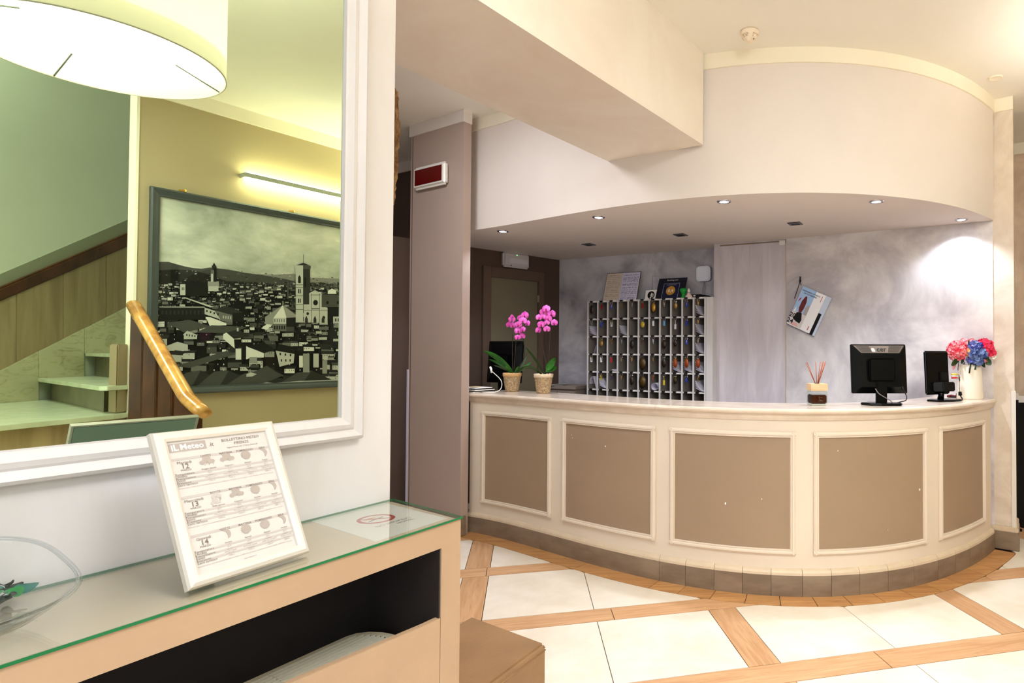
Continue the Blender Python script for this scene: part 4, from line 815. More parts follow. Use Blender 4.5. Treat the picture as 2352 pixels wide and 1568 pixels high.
PLT = thing('picture_light', 'long slim grey metal wall light glowing above the framed photograph in the mirror', 'wall light', tuple(refl(pwp(-0.1, 0.04, 2.77))))
mb = MB(); mb.ext([pwp(-0.80, 0.0, 2.785), pwp(0.75, 0.0, 2.785), pwp(0.75, 0.085, 2.785), pwp(-0.80, 0.085, 2.785)], (0, 0, 0.035)); finish(mb, 'light_housing', mat('brushed grey metal', (170, 172, 160), 0.4, metal=0.3), PLT, 'mir', bevel=0.003)
TUBE = mat('lit tube diffuser', (255, 246, 214), 0.4, emit=30.0)
mb = MB(); mb.ext([pwp(-0.78, 0.02, 2.77), pwp(0.73, 0.02, 2.77), pwp(0.73, 0.078, 2.77), pwp(-0.78, 0.078, 2.77)], (0, 0, 0.015)); finish(mb, 'light_diffuser', TUBE, PLT, 'mir')
mb = MB(); mb.ext([pwp(-0.78, 0.02, 2.82), pwp(0.73, 0.02, 2.82), pwp(0.73, 0.078, 2.82), pwp(-0.78, 0.078, 2.82)], (0, 0, 0.008)); finish(mb, 'light_diffuser', TUBE, PLT, 'mir')

# ------------------------------------------------------------------ small fittings
# red display on the column
def clp(px, py): return onpl(px, py, c0, cd)
q0, q1, q2, q3 = clp(960, 388), clp(1032, 374), clp(1033, 424), clp(962, 440)
ce = (q0 + q1 + q2 + q3) / 4; Mc = frame_mat(ce, (cd.x, cd.y, 0), (0, 0, 1)); dw, dh = (q1 - q0).length, (q0.z - q3.z + q1.z - q2.z) / 2
T = thing('wall_display', 'white framed dark red display panel mounted high on the taupe column', 'display', tuple(ce))
mb = MB(); mb.box((0, 0, 0.028), (dw, dh, 0.05), Mc); finish(mb, 'display_housing', WHIT, T, 'world', bevel=0.018, seg=3)
mb = MB(); mb.box((0, 0, 0.052), (dw * 0.86, dh * 0.70, 0.006), Mc); finish(mb, 'display_window', mat('dark red acrylic', (96, 12, 10), 0.15), T, 'world', bevel=0.002)
# emergency light over the dark door
a, b2, c_, d_ = [onpl(px, py, sw0, sd) for px, py in ((1151, 577), (1210, 587), (1208, 620), (1149, 612))]
ce = (a + b2 + c_ + d_) / 4; w_, h_ = (b2 - a).length, (a.z - d_.z + b2.z - c_.z) / 2; Me = frame_mat(ce, (sd.x, sd.y, 0), (0, 0, 1))
T = thing('emergency_light', 'pale grey emergency light mounted over the dark door behind the counter', 'emergency light', tuple(ce))
mb = MB(); mb.box((0, 0, 0.03), (w_, h_, 0.055), Me); finish(mb, 'light_housing', mat('grey white plastic', (206, 200, 204), 0.4), T, 'world', bevel=0.016, seg=3)
mb = MB(); mb.box((0.02, -0.01, 0.058), (w_ * 0.72, h_ * 0.34, 0.010), Me); finish(mb, 'light_lens', mat('clear ribbed lens', (226, 222, 230), 0.15), T, 'world', bevel=0.004)
mb = MB(); mb.ball(Me @ Vector((0, h_ * 0.33, 0.059)), 0.005, 8, 6); finish(mb, 'status_light', mat('green status light', (110, 230, 120), 0.3, emit=3.0), T, 'world')
mb = MB(); mb.ball(Me @ Vector((-w_ * 0.22, -h_ * 0.38, 0.058)), 0.005, 8, 6); finish(mb, 'test_button', BLKM, T, 'world')
# recessed downlights in the canopy soffit
LENS = mat('lit downlight lens', (240, 244, 255), 0.3, emit=22.0)
for i, (px, py, wh) in enumerate(((1155, 532, 'lit recessed downlight at the left end of the canopy near the column'), (1375, 500, 'lit recessed downlight second from the column in the canopy'), (1663, 464, 'lit recessed downlight in the middle of the canopy row'), (2013, 464, 'lit recessed downlight above the large computer monitor'), (2208, 505, 'lit recessed downlight closest to the right pillar above the flower vase'))):
    q = onz(px, py, CZ - 0.004); t = thing('downlight', wh, 'downlight', (q.x, q.y, CZ), 0, 'lit downlights in the counter canopy')
    mb = MB(); mb.lathe([(0.030, -0.001), (0.030, -0.006), (0.044, -0.005), (0.047, 0.0)], 24, close=False); finish(mb, 'trim_ring', CHRO, t)
    mb = MB(); mb.lathe([(0.0, -0.003), (0.031, -0.003), (0.031, -0.001), (0.0, -0.001)], 20, close=False); finish(mb, 'light_lens', LENS, t)
    light('downlight_spot', 'SPOT', (q.x, q.y, CZ - 0.02), (24, 26, 32, 56, 30)[i], COOL, (q.x, q.y, 0), spot_size=R(125), spot_blend=0.6, shadow_soft_size=0.03)
for px, py, wh in ((1352, 562, 'unlit square recessed spotlight at the left, nearest the dark door'), (1563, 540, 'unlit square recessed spotlight in the middle above the key rack'), (1826, 514, 'unlit square recessed spotlight at the right, above the hanging calendar')):
    q = onz(px, py, CZ - 0.004); t = thing('recessed_spotlight', wh, 'spotlight', (q.x, q.y, CZ), R(-26), 'unlit square spotlights in the canopy')
    mb = MB(); 
    for s_ in ((-.04, 0, .016, .096), (.04, 0, .016, .096), (0, -.04, .064, .016), (0, .04, .064, .016)): mb.box((s_[0], s_[1], -0.003), (s_[2], s_[3], 0.006))
    finish(mb, 'square_bezel', mat('gun metal', (80, 78, 82), 0.3, metal=0.8), t)
    mb = MB(); mb.lathe([(0.0, -0.001), (0.026, -0.0005), (0.030, -0.005), (0.033, -0.0005)], 20, close=False); finish(mb, 'lamp_reflector', mat('dim reflector', (120, 116, 120), 0.2, metal=0.9), t)
# smoke detector
q = onz(1722, 72, UP); T = thing('smoke_detector', 'round cream smoke detector hanging from the ceiling above the canopy', 'smoke detector', (q.x, q.y, UP))
mb = MB(); mb.lathe([(0.040, 0.0), (0.052, -0.002), (0.056, -0.010), (0.054, -0.020), (0.046, -0.032), (0.036, -0.046), (0.026, -0.052), (0.022, -0.060), (0.012, -0.064), (0.0, -0.065)], 32, close=False); finish(mb, 'detector_body', mat('cream detector plastic', (242, 226, 204), 0.45), T)
for k in range(12):
    if k % 3 == 2: continue
    for j in range(3):
        a0 = 2 * math.pi * (k / 12 + 0.05); r_, z_ = 0.0475 - 0.0042 * j, -0.0305 - 0.0056 * j
        mb = MB(); mb.tube([(r_ * math.cos(a0 + t * .1), r_ * math.sin(a0 + t * .1), z_) for t in range(5)], 0.0013, 4); finish(mb, 'vent_slot', mat('shadowed slot', (120, 90, 50), 0.8), T)
mb = MB(); mb.box((0.02, -0.028, -0.058), (0.004, 0.012, 0.004)); finish(mb, 'indicator', BLKM, T)
mb = MB(); mb.box2((0.02, -0.012, -0.058), (0.045, 0.014, -0.002), 0); e_ = Matrix.Rotation(R(-50), 4, 'Z')
for v in mb.bm.verts: v.co = e_ @ v.co
finish(mb, 'cable_clip', mat('cream detector plastic', (0, 0, 0)), T, bevel=0.002)
q = onz(2287, 178, UP); mb = MB(); mb.lathe([(0.0, UP - 0.004), (0.030, UP - 0.004), (0.034, UP - 0.008), (0.042, UP - 0.008), (0.045, UP)], 28, (q.x, q.y, 0), close=False)
tag(finish(mb, 'ceiling_cap', BAND), 'flat round cream cap on the ceiling beside the right pillar', 'ceiling cap')
# thermostat on the corridor wall
a = onpl(906, 772, cw, cdv); b2 = onpl(926, 772, cw, cdv); hh = onpl(915, 760, cw, cdv).z - onpl(915, 784, cw, cdv).z; ce = (a + b2) / 2; Mt = frame_mat(ce, (cdv.x, cdv.y, 0), (0, 0, 1))
T = thing('thermostat', 'small beige square thermostat on the dark corridor wall left of the column', 'thermostat', tuple(ce))
mb = MB(); mb.box((0, 0, 0.016), ((b2 - a).length, hh, 0.03), Mt); finish(mb, 'thermostat_body', mat('aged beige plastic', (170, 150, 120), 0.5), T, 'world', bevel=0.006)
mb = MB(); mb.lathe([(0.014, 0.03), (0.014, 0.038), (0.0, 0.04)], 14, (0.012, -0.01, 0), Mt, close=False); finish(mb, 'dial', BASE, T, 'world')

# ------------------------------------------------------------------ pigeonhole key rack
bd_ = (bw1 - bw0).normalized(); bnn = Vector((bd_.y, -bd_.x)); RD = 0.26
rp0 = bw0 + bnn * (RD + 0.03)
TLp = onpl(1349, 692, rp0, bd_); TRp = onpl(1637, 681, rp0, bd_); rz_ = math.atan2(bd_.y, bd_.x)
RW = (Vector((TRp.x, TRp.y)) - Vector((TLp.x, TLp.y))).length; ZT_ = (TLp.z + TRp.z) / 2
NC, NR = 11, 5; stile = 0.065; tb = 0.017; CWD = (RW - stile - tb) / NC
zb5 = onpl(1349, 892, rp0, bd_).z; RHt = (ZT_ - zb5) / NR; ZB = zb5 - 0.5
KR = thing('key_rack', 'grey white pigeonhole key rack with eleven columns on the wall behind the counter', 'key rack', (TLp.x, TLp.y, ZB), rz_)
TP = ZT_ - ZB
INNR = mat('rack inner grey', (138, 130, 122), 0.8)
def rpart(nm, a, b, m=RACK, bev=0.0, par=None):
    mb = MB(); mb.box2(a, b)
    if nm in ('divider', 'shelf'):
        mb.bm.normal_update()
        bmesh.ops.recalc_face_normals(mb.bm, faces=mb.bm.faces)
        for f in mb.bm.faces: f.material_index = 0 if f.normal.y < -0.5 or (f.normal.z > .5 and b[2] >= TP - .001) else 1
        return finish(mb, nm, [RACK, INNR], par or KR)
    return finish(mb, nm, m, par or KR, bevel=bev)
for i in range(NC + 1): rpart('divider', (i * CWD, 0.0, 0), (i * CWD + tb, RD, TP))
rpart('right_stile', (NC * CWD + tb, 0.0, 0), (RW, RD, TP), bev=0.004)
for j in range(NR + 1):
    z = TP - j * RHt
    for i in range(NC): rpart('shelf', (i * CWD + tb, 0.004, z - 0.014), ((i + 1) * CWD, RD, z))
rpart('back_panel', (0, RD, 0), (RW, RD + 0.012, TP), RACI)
rpart('base_shelf', (0.0, 0.002, 0), (RW, RD, 0.02))
HK = mat('dark label holder', (36, 34, 34), 0.4, metal=0.5)
mbh = MB(); mbh.box2((-0.016, -0.006, -0.013), (0.016, 0.0, 0.003)); hm0 = None
mbc = MB(); mbc.box2((-0.012, -0.003, -0.012), (0.012, 0.002, 0.001)); hc0 = None
def copy_part(src, parent, loc):
    o = src.copy(); sc.collection.objects.link(o); o.parent = parent; o.location = loc; return o
for j in range(NR + 1):
    for i in range(NC):
        x, z = (i + 0.40) * CWD, TP - j * RHt
        if hm0 is None:
            hm0 = finish(mbh, 'label_holder', HK, KR); hm0.location = (x, 0.003, z); hc0 = finish(mbc, 'label_card', WHIT, KR); hc0.location = (x + 0.038, 0.003, z)
        else: copy_part(hm0, KR, (x, 0.003, z)); copy_part(hc0, KR, (x + 0.038, 0.003, z))
ordn = ('first', 'second', 'third', 'fourth', 'fifth', 'sixth', 'seventh', 'eighth', 'ninth', 'tenth', 'eleventh'); rown = ('top', 'second', 'third', 'fourth', 'bottom')
FOB = dict(red=(170, 30, 30), blue=(30, 60, 170), white=(236, 236, 240), silver=(180, 180, 190), brass=(170, 130, 70), gold=(196, 150, 60), yellow=(210, 180, 60), orange=(150, 66, 26), lightblue=(110, 180, 220), copper=(176, 116, 80), dark=(44, 32, 24))
grid = ['dark.oval red.tag blue.tag brass.key silver.key red.tag gold.oval silver.key brass.mix blue.tag brass.key',
        'silver.key blue.tag white.tag - - yellow.disc white.tag lightblue.tag white.low blue.tag brass.key',
        '- brass.mix gold.key silver.key dark.oval copper.key silver.key dark.oval dark.mix blue.tag brass.key',
        'white.tag white.tag red.tag brass.key brass.key dark.big brass.key dark.oval orange.oval orange.oval orange.oval',
        '- yellow.tag blue.key brass.key dark.oval dark.big red.key yellow.low dark.mix blue.tag brass.key']
kmesh = {}
def kpart(name, m, t, build, key):
    if key in kmesh: o = bpy.data.objects.new(name, kmesh[key]); sc.collection.objects.link(o); o.parent = t; return o
    mb = MB(); build(mb); o = finish(mb, name, m, t); kmesh[key] = o.data; return o
RKM = WM[KR.name]
for j, row in enumerate(grid):
    for i, kk in enumerate(row.split()):
        if kk == '-': continue
        col_, kd = kk.split('.'); x, z = (i + 0.52) * CWD, TP - j * RHt - 0.016
        p = RKM @ Vector((x, -0.010, z)); nm = {'oval': 'oval', 'big': 'large round', 'tag': 'tag', 'key': 'small', 'mix': 'oval', 'disc': 'round', 'low': 'long tag'}[kd]
        lab = 'key with %s %s fob, %s row, %s hole from left' % ({'lightblue': 'light blue'}.get(col_, col_), nm, rown[j], ordn[i])
        t = thing('room_key', lab, 'key', tuple(p), rz_ + rc.uniform(-0.25, 0.25), 'room keys hanging in the pigeonhole rack')
        kpart('key_ring', CHRO, t, lambda mb: mb.tube([(0.011 * math.cos(a), 0, -0.011 + 0.011 * math.sin(a)) for a in [k * math.pi / 6 for k in range(13)]], 0.0018, 5), 'ring')
        FM = mat('fob ' + col_, FOB[col_], 0.35, metal=0.5 if col_ in ('brass', 'gold', 'silver', 'copper') else 0.0)
        if kd in ('oval', 'big', 'mix', 'disc'):
            sx, sz_ = {'oval': (0.021, 0.042), 'big': (0.033, 0.05), 'mix': (0.018, 0.032), 'disc': (0.022, 0.028)}[kd]
            if kd == 'big' or col_ == 'gold': kpart('fob_rim', mat('fob dark', FOB['dark'], 0.35), t, lambda mb: mb.lathe([(sx * 1.25, -0.003), (sx * 1.25, 0.002)], 18, (0, 0, 0), Matrix.Translation((0, 0, -0.024 - sz_)) @ Matrix.Diagonal((1, 1, sz_ / sx, 1)) @ Matrix.Rotation(R(90), 4, 'X')), 'rim' + kd)
            kpart('key_fob', FM if kd != 'big' else mat('fob bronze', (96, 72, 34), 0.4, metal=0.4), t, lambda mb: mb.lathe([(0.0, -0.006), (sx * 0.8, -0.006), (sx, -0.003), (sx, 0.003), (0.0, 0.003)] if True else 0, 16, (0, 0, 0), Matrix.Translation((0, 0, -0.024 - sz_)) @ Matrix.Diagonal((1, 1, sz_ / sx, 1)) @ Matrix.Rotation(R(90), 4, 'X'), close=False), 'ov' + kd + col_)
        elif kd in ('tag', 'low'):
            zz = -0.022 if kd == 'tag' else -0.055
            kpart('key_fob', FM, t, lambda mb: (mb.box2((-0.010, -0.003, zz - 0.045), (0.010, 0.002, zz)), mb.box2((-0.002, -0.001, zz), (0.002, 0.001, -0.015))), kd + col_)
        else: kpart('key_fob', FM, t, lambda mb: (mb.box2((-0.007, -0.002, -0.045), (0.007, 0.002, -0.020)), mb.box2((-0.003, -0.002, -0.062), (0.003, 0.001, -0.045))), 'k' + col_)
        if kd in ('key', 'mix', 'tag', 'oval') and rc.random() < 0.7:
            kpart('key_blade', BRAS if rc.random() < .5 else CHRO, t, lambda mb: (mb.box((0.011, -0.004, -0.034), (0.006, 0.002, 0.034), Matrix.Rotation(R(14), 4, 'Y')), mb.lathe([(0.0, -.001), (0.008, -.001), (0.008, .001), (0.0, .001)], 10, (0, 0, 0), Matrix.Translation((0.006, -0.004, -0.020)) @ Matrix.Rotation(R(90), 4, 'X'), close=False)), 'blade%d' % (rc.random() < .5))
# papers in the pigeonholes
LETT = mat('letter paper', (226, 222, 236), 0.7)
def curl(i, j, kind, lab):
    x0 = i * CWD + tb + 0.004; x1 = (i + 1) * CWD - 0.004; z0 = TP - (j + 1) * RHt + 0.002
    p = RKM @ Vector(((x0 + x1) / 2, RD * .4, z0)); t = thing('rolled_papers', lab, 'papers', tuple(p), rz_, 'papers pushed into the pigeonholes')
    wv = x1 - x0
    for k in range(4 if kind == 'fan' else 2):
        mb = MB()
        if kind == 'fan':                              # a sheet leaning from the upper left down to the lower right
            top_ = 0.095 - 0.020 * k; n = 8
            pts = [(-wv / 2 + wv * (u / n), top_ * (1 - u / n) ** 1.7 + 0.002 + 0.001 * (3 - k)) for u in range(n + 1)]
        elif kind == 'roll': pts = [(0.036 * math.cos(a) * (1 - .12 * k), 0.037 + 0.034 * math.sin(a) * (1 - .12 * k)) for a in [k2_ * math.pi / 7 for k2_ in range(14)]]
        elif kind == 'arch': pts = [(-wv / 2 + 0.004 + (wv - .012) * (1 - math.cos(a)) / 2, 0.02 + (0.10 - 0.02 * k) * math.sin(a)) for a in [math.pi * .5 * u / 6 + .3 for u in range(7)]] + [(wv / 2 - 0.006, 0.002)]
        else: pts = [(wv * 0.1, 0.001), (wv / 2 - 0.008, 0.08)] if kind == 'edge' else [(-wv * .1, .016 + .003 * k), (wv * .15, .006), (wv / 2 - .004, .002 + .002 * k)]
        vs = [(x, y, z) for x, z in pts for y in (-RD * .4 + 0.004 + 0.004 * k, RD * 0.5)]
        n = len(pts); vs2 = [(x, y, z + 0.0012) for x, y, z in vs]; m_ = len(vs)
        mb.add(vs + vs2, [(2 * u, 2 * u + 1, 2 * u + 3, 2 * u + 2) for u in range(n - 1)] + [(m_ + 2 * u, m_ + 2 * u + 2, m_ + 2 * u + 3, m_ + 2 * u + 1) for u in range(n - 1)] + [(2 * u, 2 * u + 2, m_ + 2 * u + 2, m_ + 2 * u) for u in range(n - 1)])
        finish(mb, 'paper_sheet', LETT, t)
for i, j, kd in ((10, 0, 'fan'), (0, 1, 'fan'), (3, 1, 'fan'), (10, 1, 'fan'), (0, 2, 'edge'), (10, 2, 'fan'), (2, 3, 'flat'), (8, 3, 'fan'), (9, 3, 'fan'), (10, 3, 'fan'), (0, 4, 'arch'), (1, 4, 'fan'), (6, 4, 'roll'), (10, 4, 'fan')):
    curl(i, j, kd, '%s papers, %s row of the key rack, %s hole from left' % ({'fan': 'curled white', 'edge': 'upright white', 'flat': 'flat white', 'arch': 'arched white', 'roll': 'rolled white'}[kd], rown[j], ordn[i]))

# things standing on the rack
def rk(px, py, o=0.0): # point on the plane o behind the rack front
    return onpl(px, py, rp0 - bnn * o, bd_)
def lean_board(name, lab, catg, corners, m, th=0.008, lean=0.09, o=0.06, group=None):
    P = [rk(*corners[0], o + lean), rk(*corners[1], o + lean), rk(*corners[2], o), rk(*corners[3], o)]   # tl tr br bl
    P[2].z = P[3].z = ZT_ + 0.004
    M_ = frame_mat((P[2] + P[3]) / 2, P[2] - P[3], ((P[0] + P[1]) - (P[2] + P[3])))
    Wd = ((P[1] - P[0]).length + (P[2] - P[3]).length) / 2; Hh = (((P[0] + P[1]) - (P[2] + P[3])) / 2).length
    t = thing(name, lab, catg, tuple((P[2] + P[3]) / 2), 0)
    return t, M_, Wd, Hh
NB, Mn, nw, nh = lean_board('notice_board', 'board with two printed sheets, cream and lilac, standing on top of the key rack', 'notice', ((1394, 628), (1471, 623), (1462, 687), (1384, 690)), None)
mb = MB(); mb.box2((-nw / 2, 0, -0.008), (nw / 2, nh, 0.0)); 
for v in mb.bm.verts: v.co = Mn @ v.co
finish(mb, 'backing_board', mat('brown board edge', (70, 54, 44), 0.6), NB, 'world')
for s_, (xa_, xb_), c_ in ((0, (-nw / 2 + .004, -0.01), (214, 200, 186)), (1, (-0.008, nw / 2 - .004), (214, 212, 236))):
    mb = MB(); mb.box2((xa_, 0.003, 0.0), (xb_, nh - 0.006, 0.0015))
    for v in mb.bm.verts: v.co = Mn @ v.co
    sh = finish(mb, 'printed_sheet', mat('sheet tint %d' % s_, c_, 0.6), NB, 'world', label=('cream' if s_ == 0 else 'lilac') + ' printed sheet')
    mb = MB(); y_ = nh - 0.03
    while y_ > 0.012:
        x_ = xa_ + 0.012; hh_ = 0.0035 if s_ else 0.0025
        while x_ < xb_ - 0.02:
            l_ = rc.uniform(0.008, 0.045); l_ = min(l_, xb_ - 0.01 - x_); rect(mb, x_, y_, x_ + l_, y_ + hh_ * rc.uniform(.7, 1.3), 0.0018, Mn); x_ += l_ + rc.uniform(0.003, 0.012)
        y_ -= rc.choice((0.009, 0.009, 0.013, 0.02))
    finish(mb, 'printed_lines', mat('print ink %d' % s_, (120, 104, 92) if s_ == 0 else (78, 76, 120), 0.7), sh, 'world', kind='stuff')
AW, Ma, aw, ah = lean_board('award_plaque', 'dark navy award plaque with an orange 8,4 disc leaning on the key rack', 'plaque', ((1513, 640), (1578, 637), (1569, 680), (1505, 684)), None)
mb = MB(); mb.box2((-aw / 2, 0, -0.008), (aw / 2, ah, 0.0)); 
for v in mb.bm.verts: v.co = Ma @ v.co
finish(mb, 'plaque_board', mat('navy board', (18, 20, 38), 0.35), AW, 'world')
mb = MB(); rect(mb, -0.085, 0.002, 0.085, ah * 0.74, 0.0006, Ma); finish(mb, 'award_border', mat('pale blue line', (150, 165, 200), 0.5), AW, 'world')
mb = MB(); rect(mb, -0.081, 0.003, 0.081, ah * 0.74 - 0.004, 0.001, Ma); finish(mb, 'award_card', mat('deep blue card', (14, 24, 62), 0.35), AW, 'world')
mb = MB(); disc(mb, (0.0, ah * 0.38, 0.0014), 0.048, Ma, n=28); finish(mb, 'orange_disc', mat('orange disc', (206, 146, 50), 0.4), AW, 'world')
mb = MB(); text(None, '8,4', 0.048, Ma @ Matrix.Translation((0, ah * 0.38 - 0.016, 0.0018)), into=mb, bold=0.0008); text(None, 'Booking.com', 0.022, Ma @ Matrix.Translation((0, ah * 0.87, 0.001)), into=mb); text(None, 'Traveller Review Awards', 0.010, Ma @ Matrix.Translation((0, ah * 0.65, 0.0014)), into=mb); finish(mb, 'printed_text', WHIT, AW, 'world', kind='stuff')
CDs, Mk, kw, kh = lean_board('round_logo_card', 'small white card with a black round portrait emblem left of the navy plaque', 'card', ((1482, 667), (1512, 665), (1506, 684), (1483, 686)), None, o=0.08, lean=0.02)
mb = MB(); mb.box2((-kw / 2, 0, -0.003), (kw / 2, kh, 0.0))
for v in mb.bm.verts: v.co = Mk @ v.co
finish(mb, 'card_sheet', PAPR, CDs, 'world')
mb = MB(); disc(mb, (0, kh * 0.46, 0.0008), kh * 0.42, Mk, n=24); finish(mb, 'emblem_disc', BLKM, CDs, 'world')
mb = MB(); r_ = kh * 0.42; cy_ = kh * 0.46
mb.add([Mk @ Vector((x * r_, cy_ + y * r_, 0.0014)) for x, y in ((-0.1, 0.6), (0.05, 0.45), (0.0, 0.3), (-0.22, 0.05), (-0.12, 0.0), (-0.16, -0.2), (-0.02, -0.28), (-0.35, -0.75), (0.1, -0.9), (0.15, -0.3), (0.25, 0.2), (0.2, 0.55))], [tuple(range(12))])
for k in range(6): mb.tube([Mk @ Vector(((0.15 + 0.1 * k + 0.06 * math.sin(u)) * r_, cy_ + (0.6 - 0.2 * u - 0.05 * k) * r_, 0.0012)) for u in range(6)], 0.0012, 4)
finish(mb, 'emblem_profile', WHIT, CDs, 'world', kind='stuff')
q = rk(1570, 682, 0.05); mb = MB(); mb.lathe([(0.026, 0.0), (0.027, 0.012), (0.017, 0.022), (0.016, 0.036), (0.027, 0.050), (0.034, 0.066), (0.033, 0.082), (0.024, 0.092), (0.0, 0.094)], 16, (q.x, q.y, ZT_ + 0.001)); mb.ball((q.x - 0.022, q.y - 0.01, ZT_ + 0.075), 0.014, 8, 6); mb.ball((q.x + 0.016, q.y - 0.012, ZT_ + 0.06), 0.012, 8, 6)
tag(finish(mb, 'green_figurine', mat('bright green plastic', (10, 150, 50), 0.4)), 'small bright green bust shaped figurine on top of the key rack', 'figurine')
q = rk(1582, 682, 0.04); T = thing('white_figurine', 'tiny pale pink and white seated figurine beside the green one on the rack', 'figurine', (q.x, q.y, ZT_ + 0.001)); PK = mat('pale pink ceramic', (222, 196, 190), 0.4)
mb = MB(); mb.lathe([(0.030, 0.0), (0.032, 0.012), (0.020, 0.03), (0.012, 0.052)], 12); mb.ball((-0.02, -0.015, 0.012), 0.012, 8, 6); mb.ball((0.022, -0.015, 0.012), 0.012, 8, 6); finish(mb, 'figurine_body', PK, T)
mb = MB(); mb.ball((0, 0, 0.062), 0.014, 10, 8); mb.lathe([(0.012, 0.068), (0.008, 0.08), (0.0, 0.088)], 10); finish(mb, 'figurine_head', mat('cream ceramic', (236, 226, 212), 0.4), T)
mb = MB(); a, b2 = rk(1590, 680, 0.08), rk(1612, 679, 0.08); Mx = frame_mat(V3((a.x + b2.x) / 2, (a.y + b2.y) / 2, ZT_ + 0.018), (bd_.x, bd_.y, 0), (0, 0, 1)); mb.box((0, 0, 0), (0.10, 0.03, 0.05), Mx)
T = thing('power_adapter', 'black power adapter with cable lying at the right end of the key rack top', 'adapter', ((a.x + b2.x) / 2, (a.y + b2.y) / 2, ZT_ + 0.001)); finish(mb, 'adapter_body', BLKM, T, 'world', bevel=0.006)
mb = MB(); mb.box((-0.015, 0.002, 0.027), (0.02, 0.012, 0.002), Mx); finish(mb, 'adapter_label', WHIT, T, 'world')
e_ = rk(1634, 688, 0.12); mb = MB(); mb.tube([Mx @ Vector((0.05, 0, 0)), Mx @ Vector((0.075, 0.002, 0)), Mx @ Vector((0.10, -0.002, 0.0)), V3(e_.x, e_.y, ZT_ + 0.01)], [0.010, 0.009, 0.006, 0.005], 8); finish(mb, 'cable', BLKM, T, 'world')
# wifi router on the wall and its cable, thin wall bracket
a = onpl(1618, 629, bw0, bd_); sz1 = 0.066 * 2; Mr = frame_mat(a, (bd_.x, bd_.y, 0), (0, 0, 1)); T = thing('wall_router', 'white rounded square router fixed to the grey wall above the key rack', 'router', tuple(a))
def rrect(hw, rad, n=5): return [(sx * (hw - rad) + rad * math.cos(a0 + math.pi / 2 * i / n), sy * (hw - rad) + rad * math.sin(a0 + math.pi / 2 * i / n)) for sx, sy, a0 in ((1, 1, 0), (-1, 1, math.pi / 2), (-1, -1, math.pi), (1, -1, math.pi * 1.5)) for i in range(n + 1)]
mb = MB(); mb.prism(rrect(0.0725, 0.032), 0.006, 0.040)
for v in mb.bm.verts: v.co = Mr @ v.co
finish(mb, 'router_body', mat('bluish white plastic', (238, 240, 252), 0.35), T, 'world', bevel=0.010, seg=3)
mb = MB(); mb.prism([(x + 0.005, y - 0.001) for x, y in rrect(0.0745, 0.033)], 0.0, 0.012)
for v in mb.bm.verts: v.co = Mr @ v.co
finish(mb, 'router_base', mat('grey plastic', (120, 118, 122), 0.4), T, 'world')
e_ = rk(1613, 678, 0.20); mb = MB(); mb.tube([Mr @ Vector((0.0, -0.07, 0.012)), Mr @ Vector((0.004, -0.11, 0.02)), Mr @ Vector((-0.004, -0.16, 0.03)), V3(e_.x, e_.y, ZT_ + 0.02)], 0.0035, 6); mb.tube([Mr @ Vector((0.008, -0.07, 0.012)), Mr @ Vector((0.016, -0.12, 0.014)), Mr @ Vector((0.010, -0.19, 0.016))], 0.0025, 6); finish(mb, 'cable', mat('grey cable', (150, 146, 150), 0.5), T, 'world')
P = [onpl(px, py, bw0, bd_) for px, py in ((1498, 666), (1500, 634), (1515, 634), (1514, 650))]; off = V3(bnn.x, bnn.y, 0) * 0.006
mb = MB(); mb.tube([p + off for p in P], 0.004, 6); mb.box(P[3] + off, (0.012, 0.012, 0.02)); tag(finish(mb, 'wall_cable', mat('grey white plastic', (0, 0, 0))), 'thin pale cable loop stapled to the grey wall above the round emblem card', 'cable')

# ------------------------------------------------------------------ back cabinet
ca, cb_ = bw0 + bd_ * 0.02, bw0 + bd_ * 0.40; CBN = 0.36
CBT = thing('back_cabinet', 'low taupe cabinet against the grey back wall left of the key rack', 'cabinet', (ca.x, ca.y, 0))
TAUP = mat('taupe cabinet paint', (140, 126, 116), 0.6)
def cabp(s, o): return bw0 + bd_ * s + bnn * o
zc = onpl(1300, 886, cabp(0, CBN), bd_).z
mb = MB(); mb.prism([cabp(0.03, .02), cabp(0.47, .02), cabp(0.47, CBN), cabp(0.03, CBN)], zc - 0.035, zc); finish(mb, 'worktop', TAUP, CBT, 'world', bevel=0.004)
mb = MB(); mb.prism([cabp(0.04, .02), cabp(0.46, .02), cabp(0.46, CBN - .02), cabp(0.04, CBN - .02)], 0, zc - 0.036); finish(mb, 'cabinet_body', TAUP, CBT, 'world')
for s0, s1 in ((0.045, 0.245), (0.252, 0.455)):
    mb = MB(); mb.prism([cabp(s0, CBN - .02), cabp(s1, CBN - .02), cabp(s1, CBN - .002), cabp(s0, CBN - .002)], 0.08, zc - 0.05); d = finish(mb, 'cabinet_door', TAUP, CBT, 'world', bevel=0.002)
    mb = MB(); q = cabp((s0 + s1) / 2, CBN + 0.006); mb.ball((q.x, q.y, zc - 0.12), 0.011, 8, 6); finish(mb, 'knob', CHRO, d, 'world')
mb = MB(); q = cabp(0.18, 0.30); Mx = Matrix.Translation((q.x, q.y, zc + 0.0015)) @ Matrix.Rotation(rz_ + 0.3, 4, 'Z'); mb.box((0, 0, 0), (0.21, 0.15, 0.002), Mx); mb.box((0.02, 0.01, 0.006), (0.20, 0.14, 0.002), Mx @ Matrix.Rotation(R(-4), 4, 'Y')); tag(finish(mb, 'paper_sheets', mat('dim paper', (190, 184, 180), 0.7)), 'loose white paper sheets lying on the taupe back cabinet', 'papers')

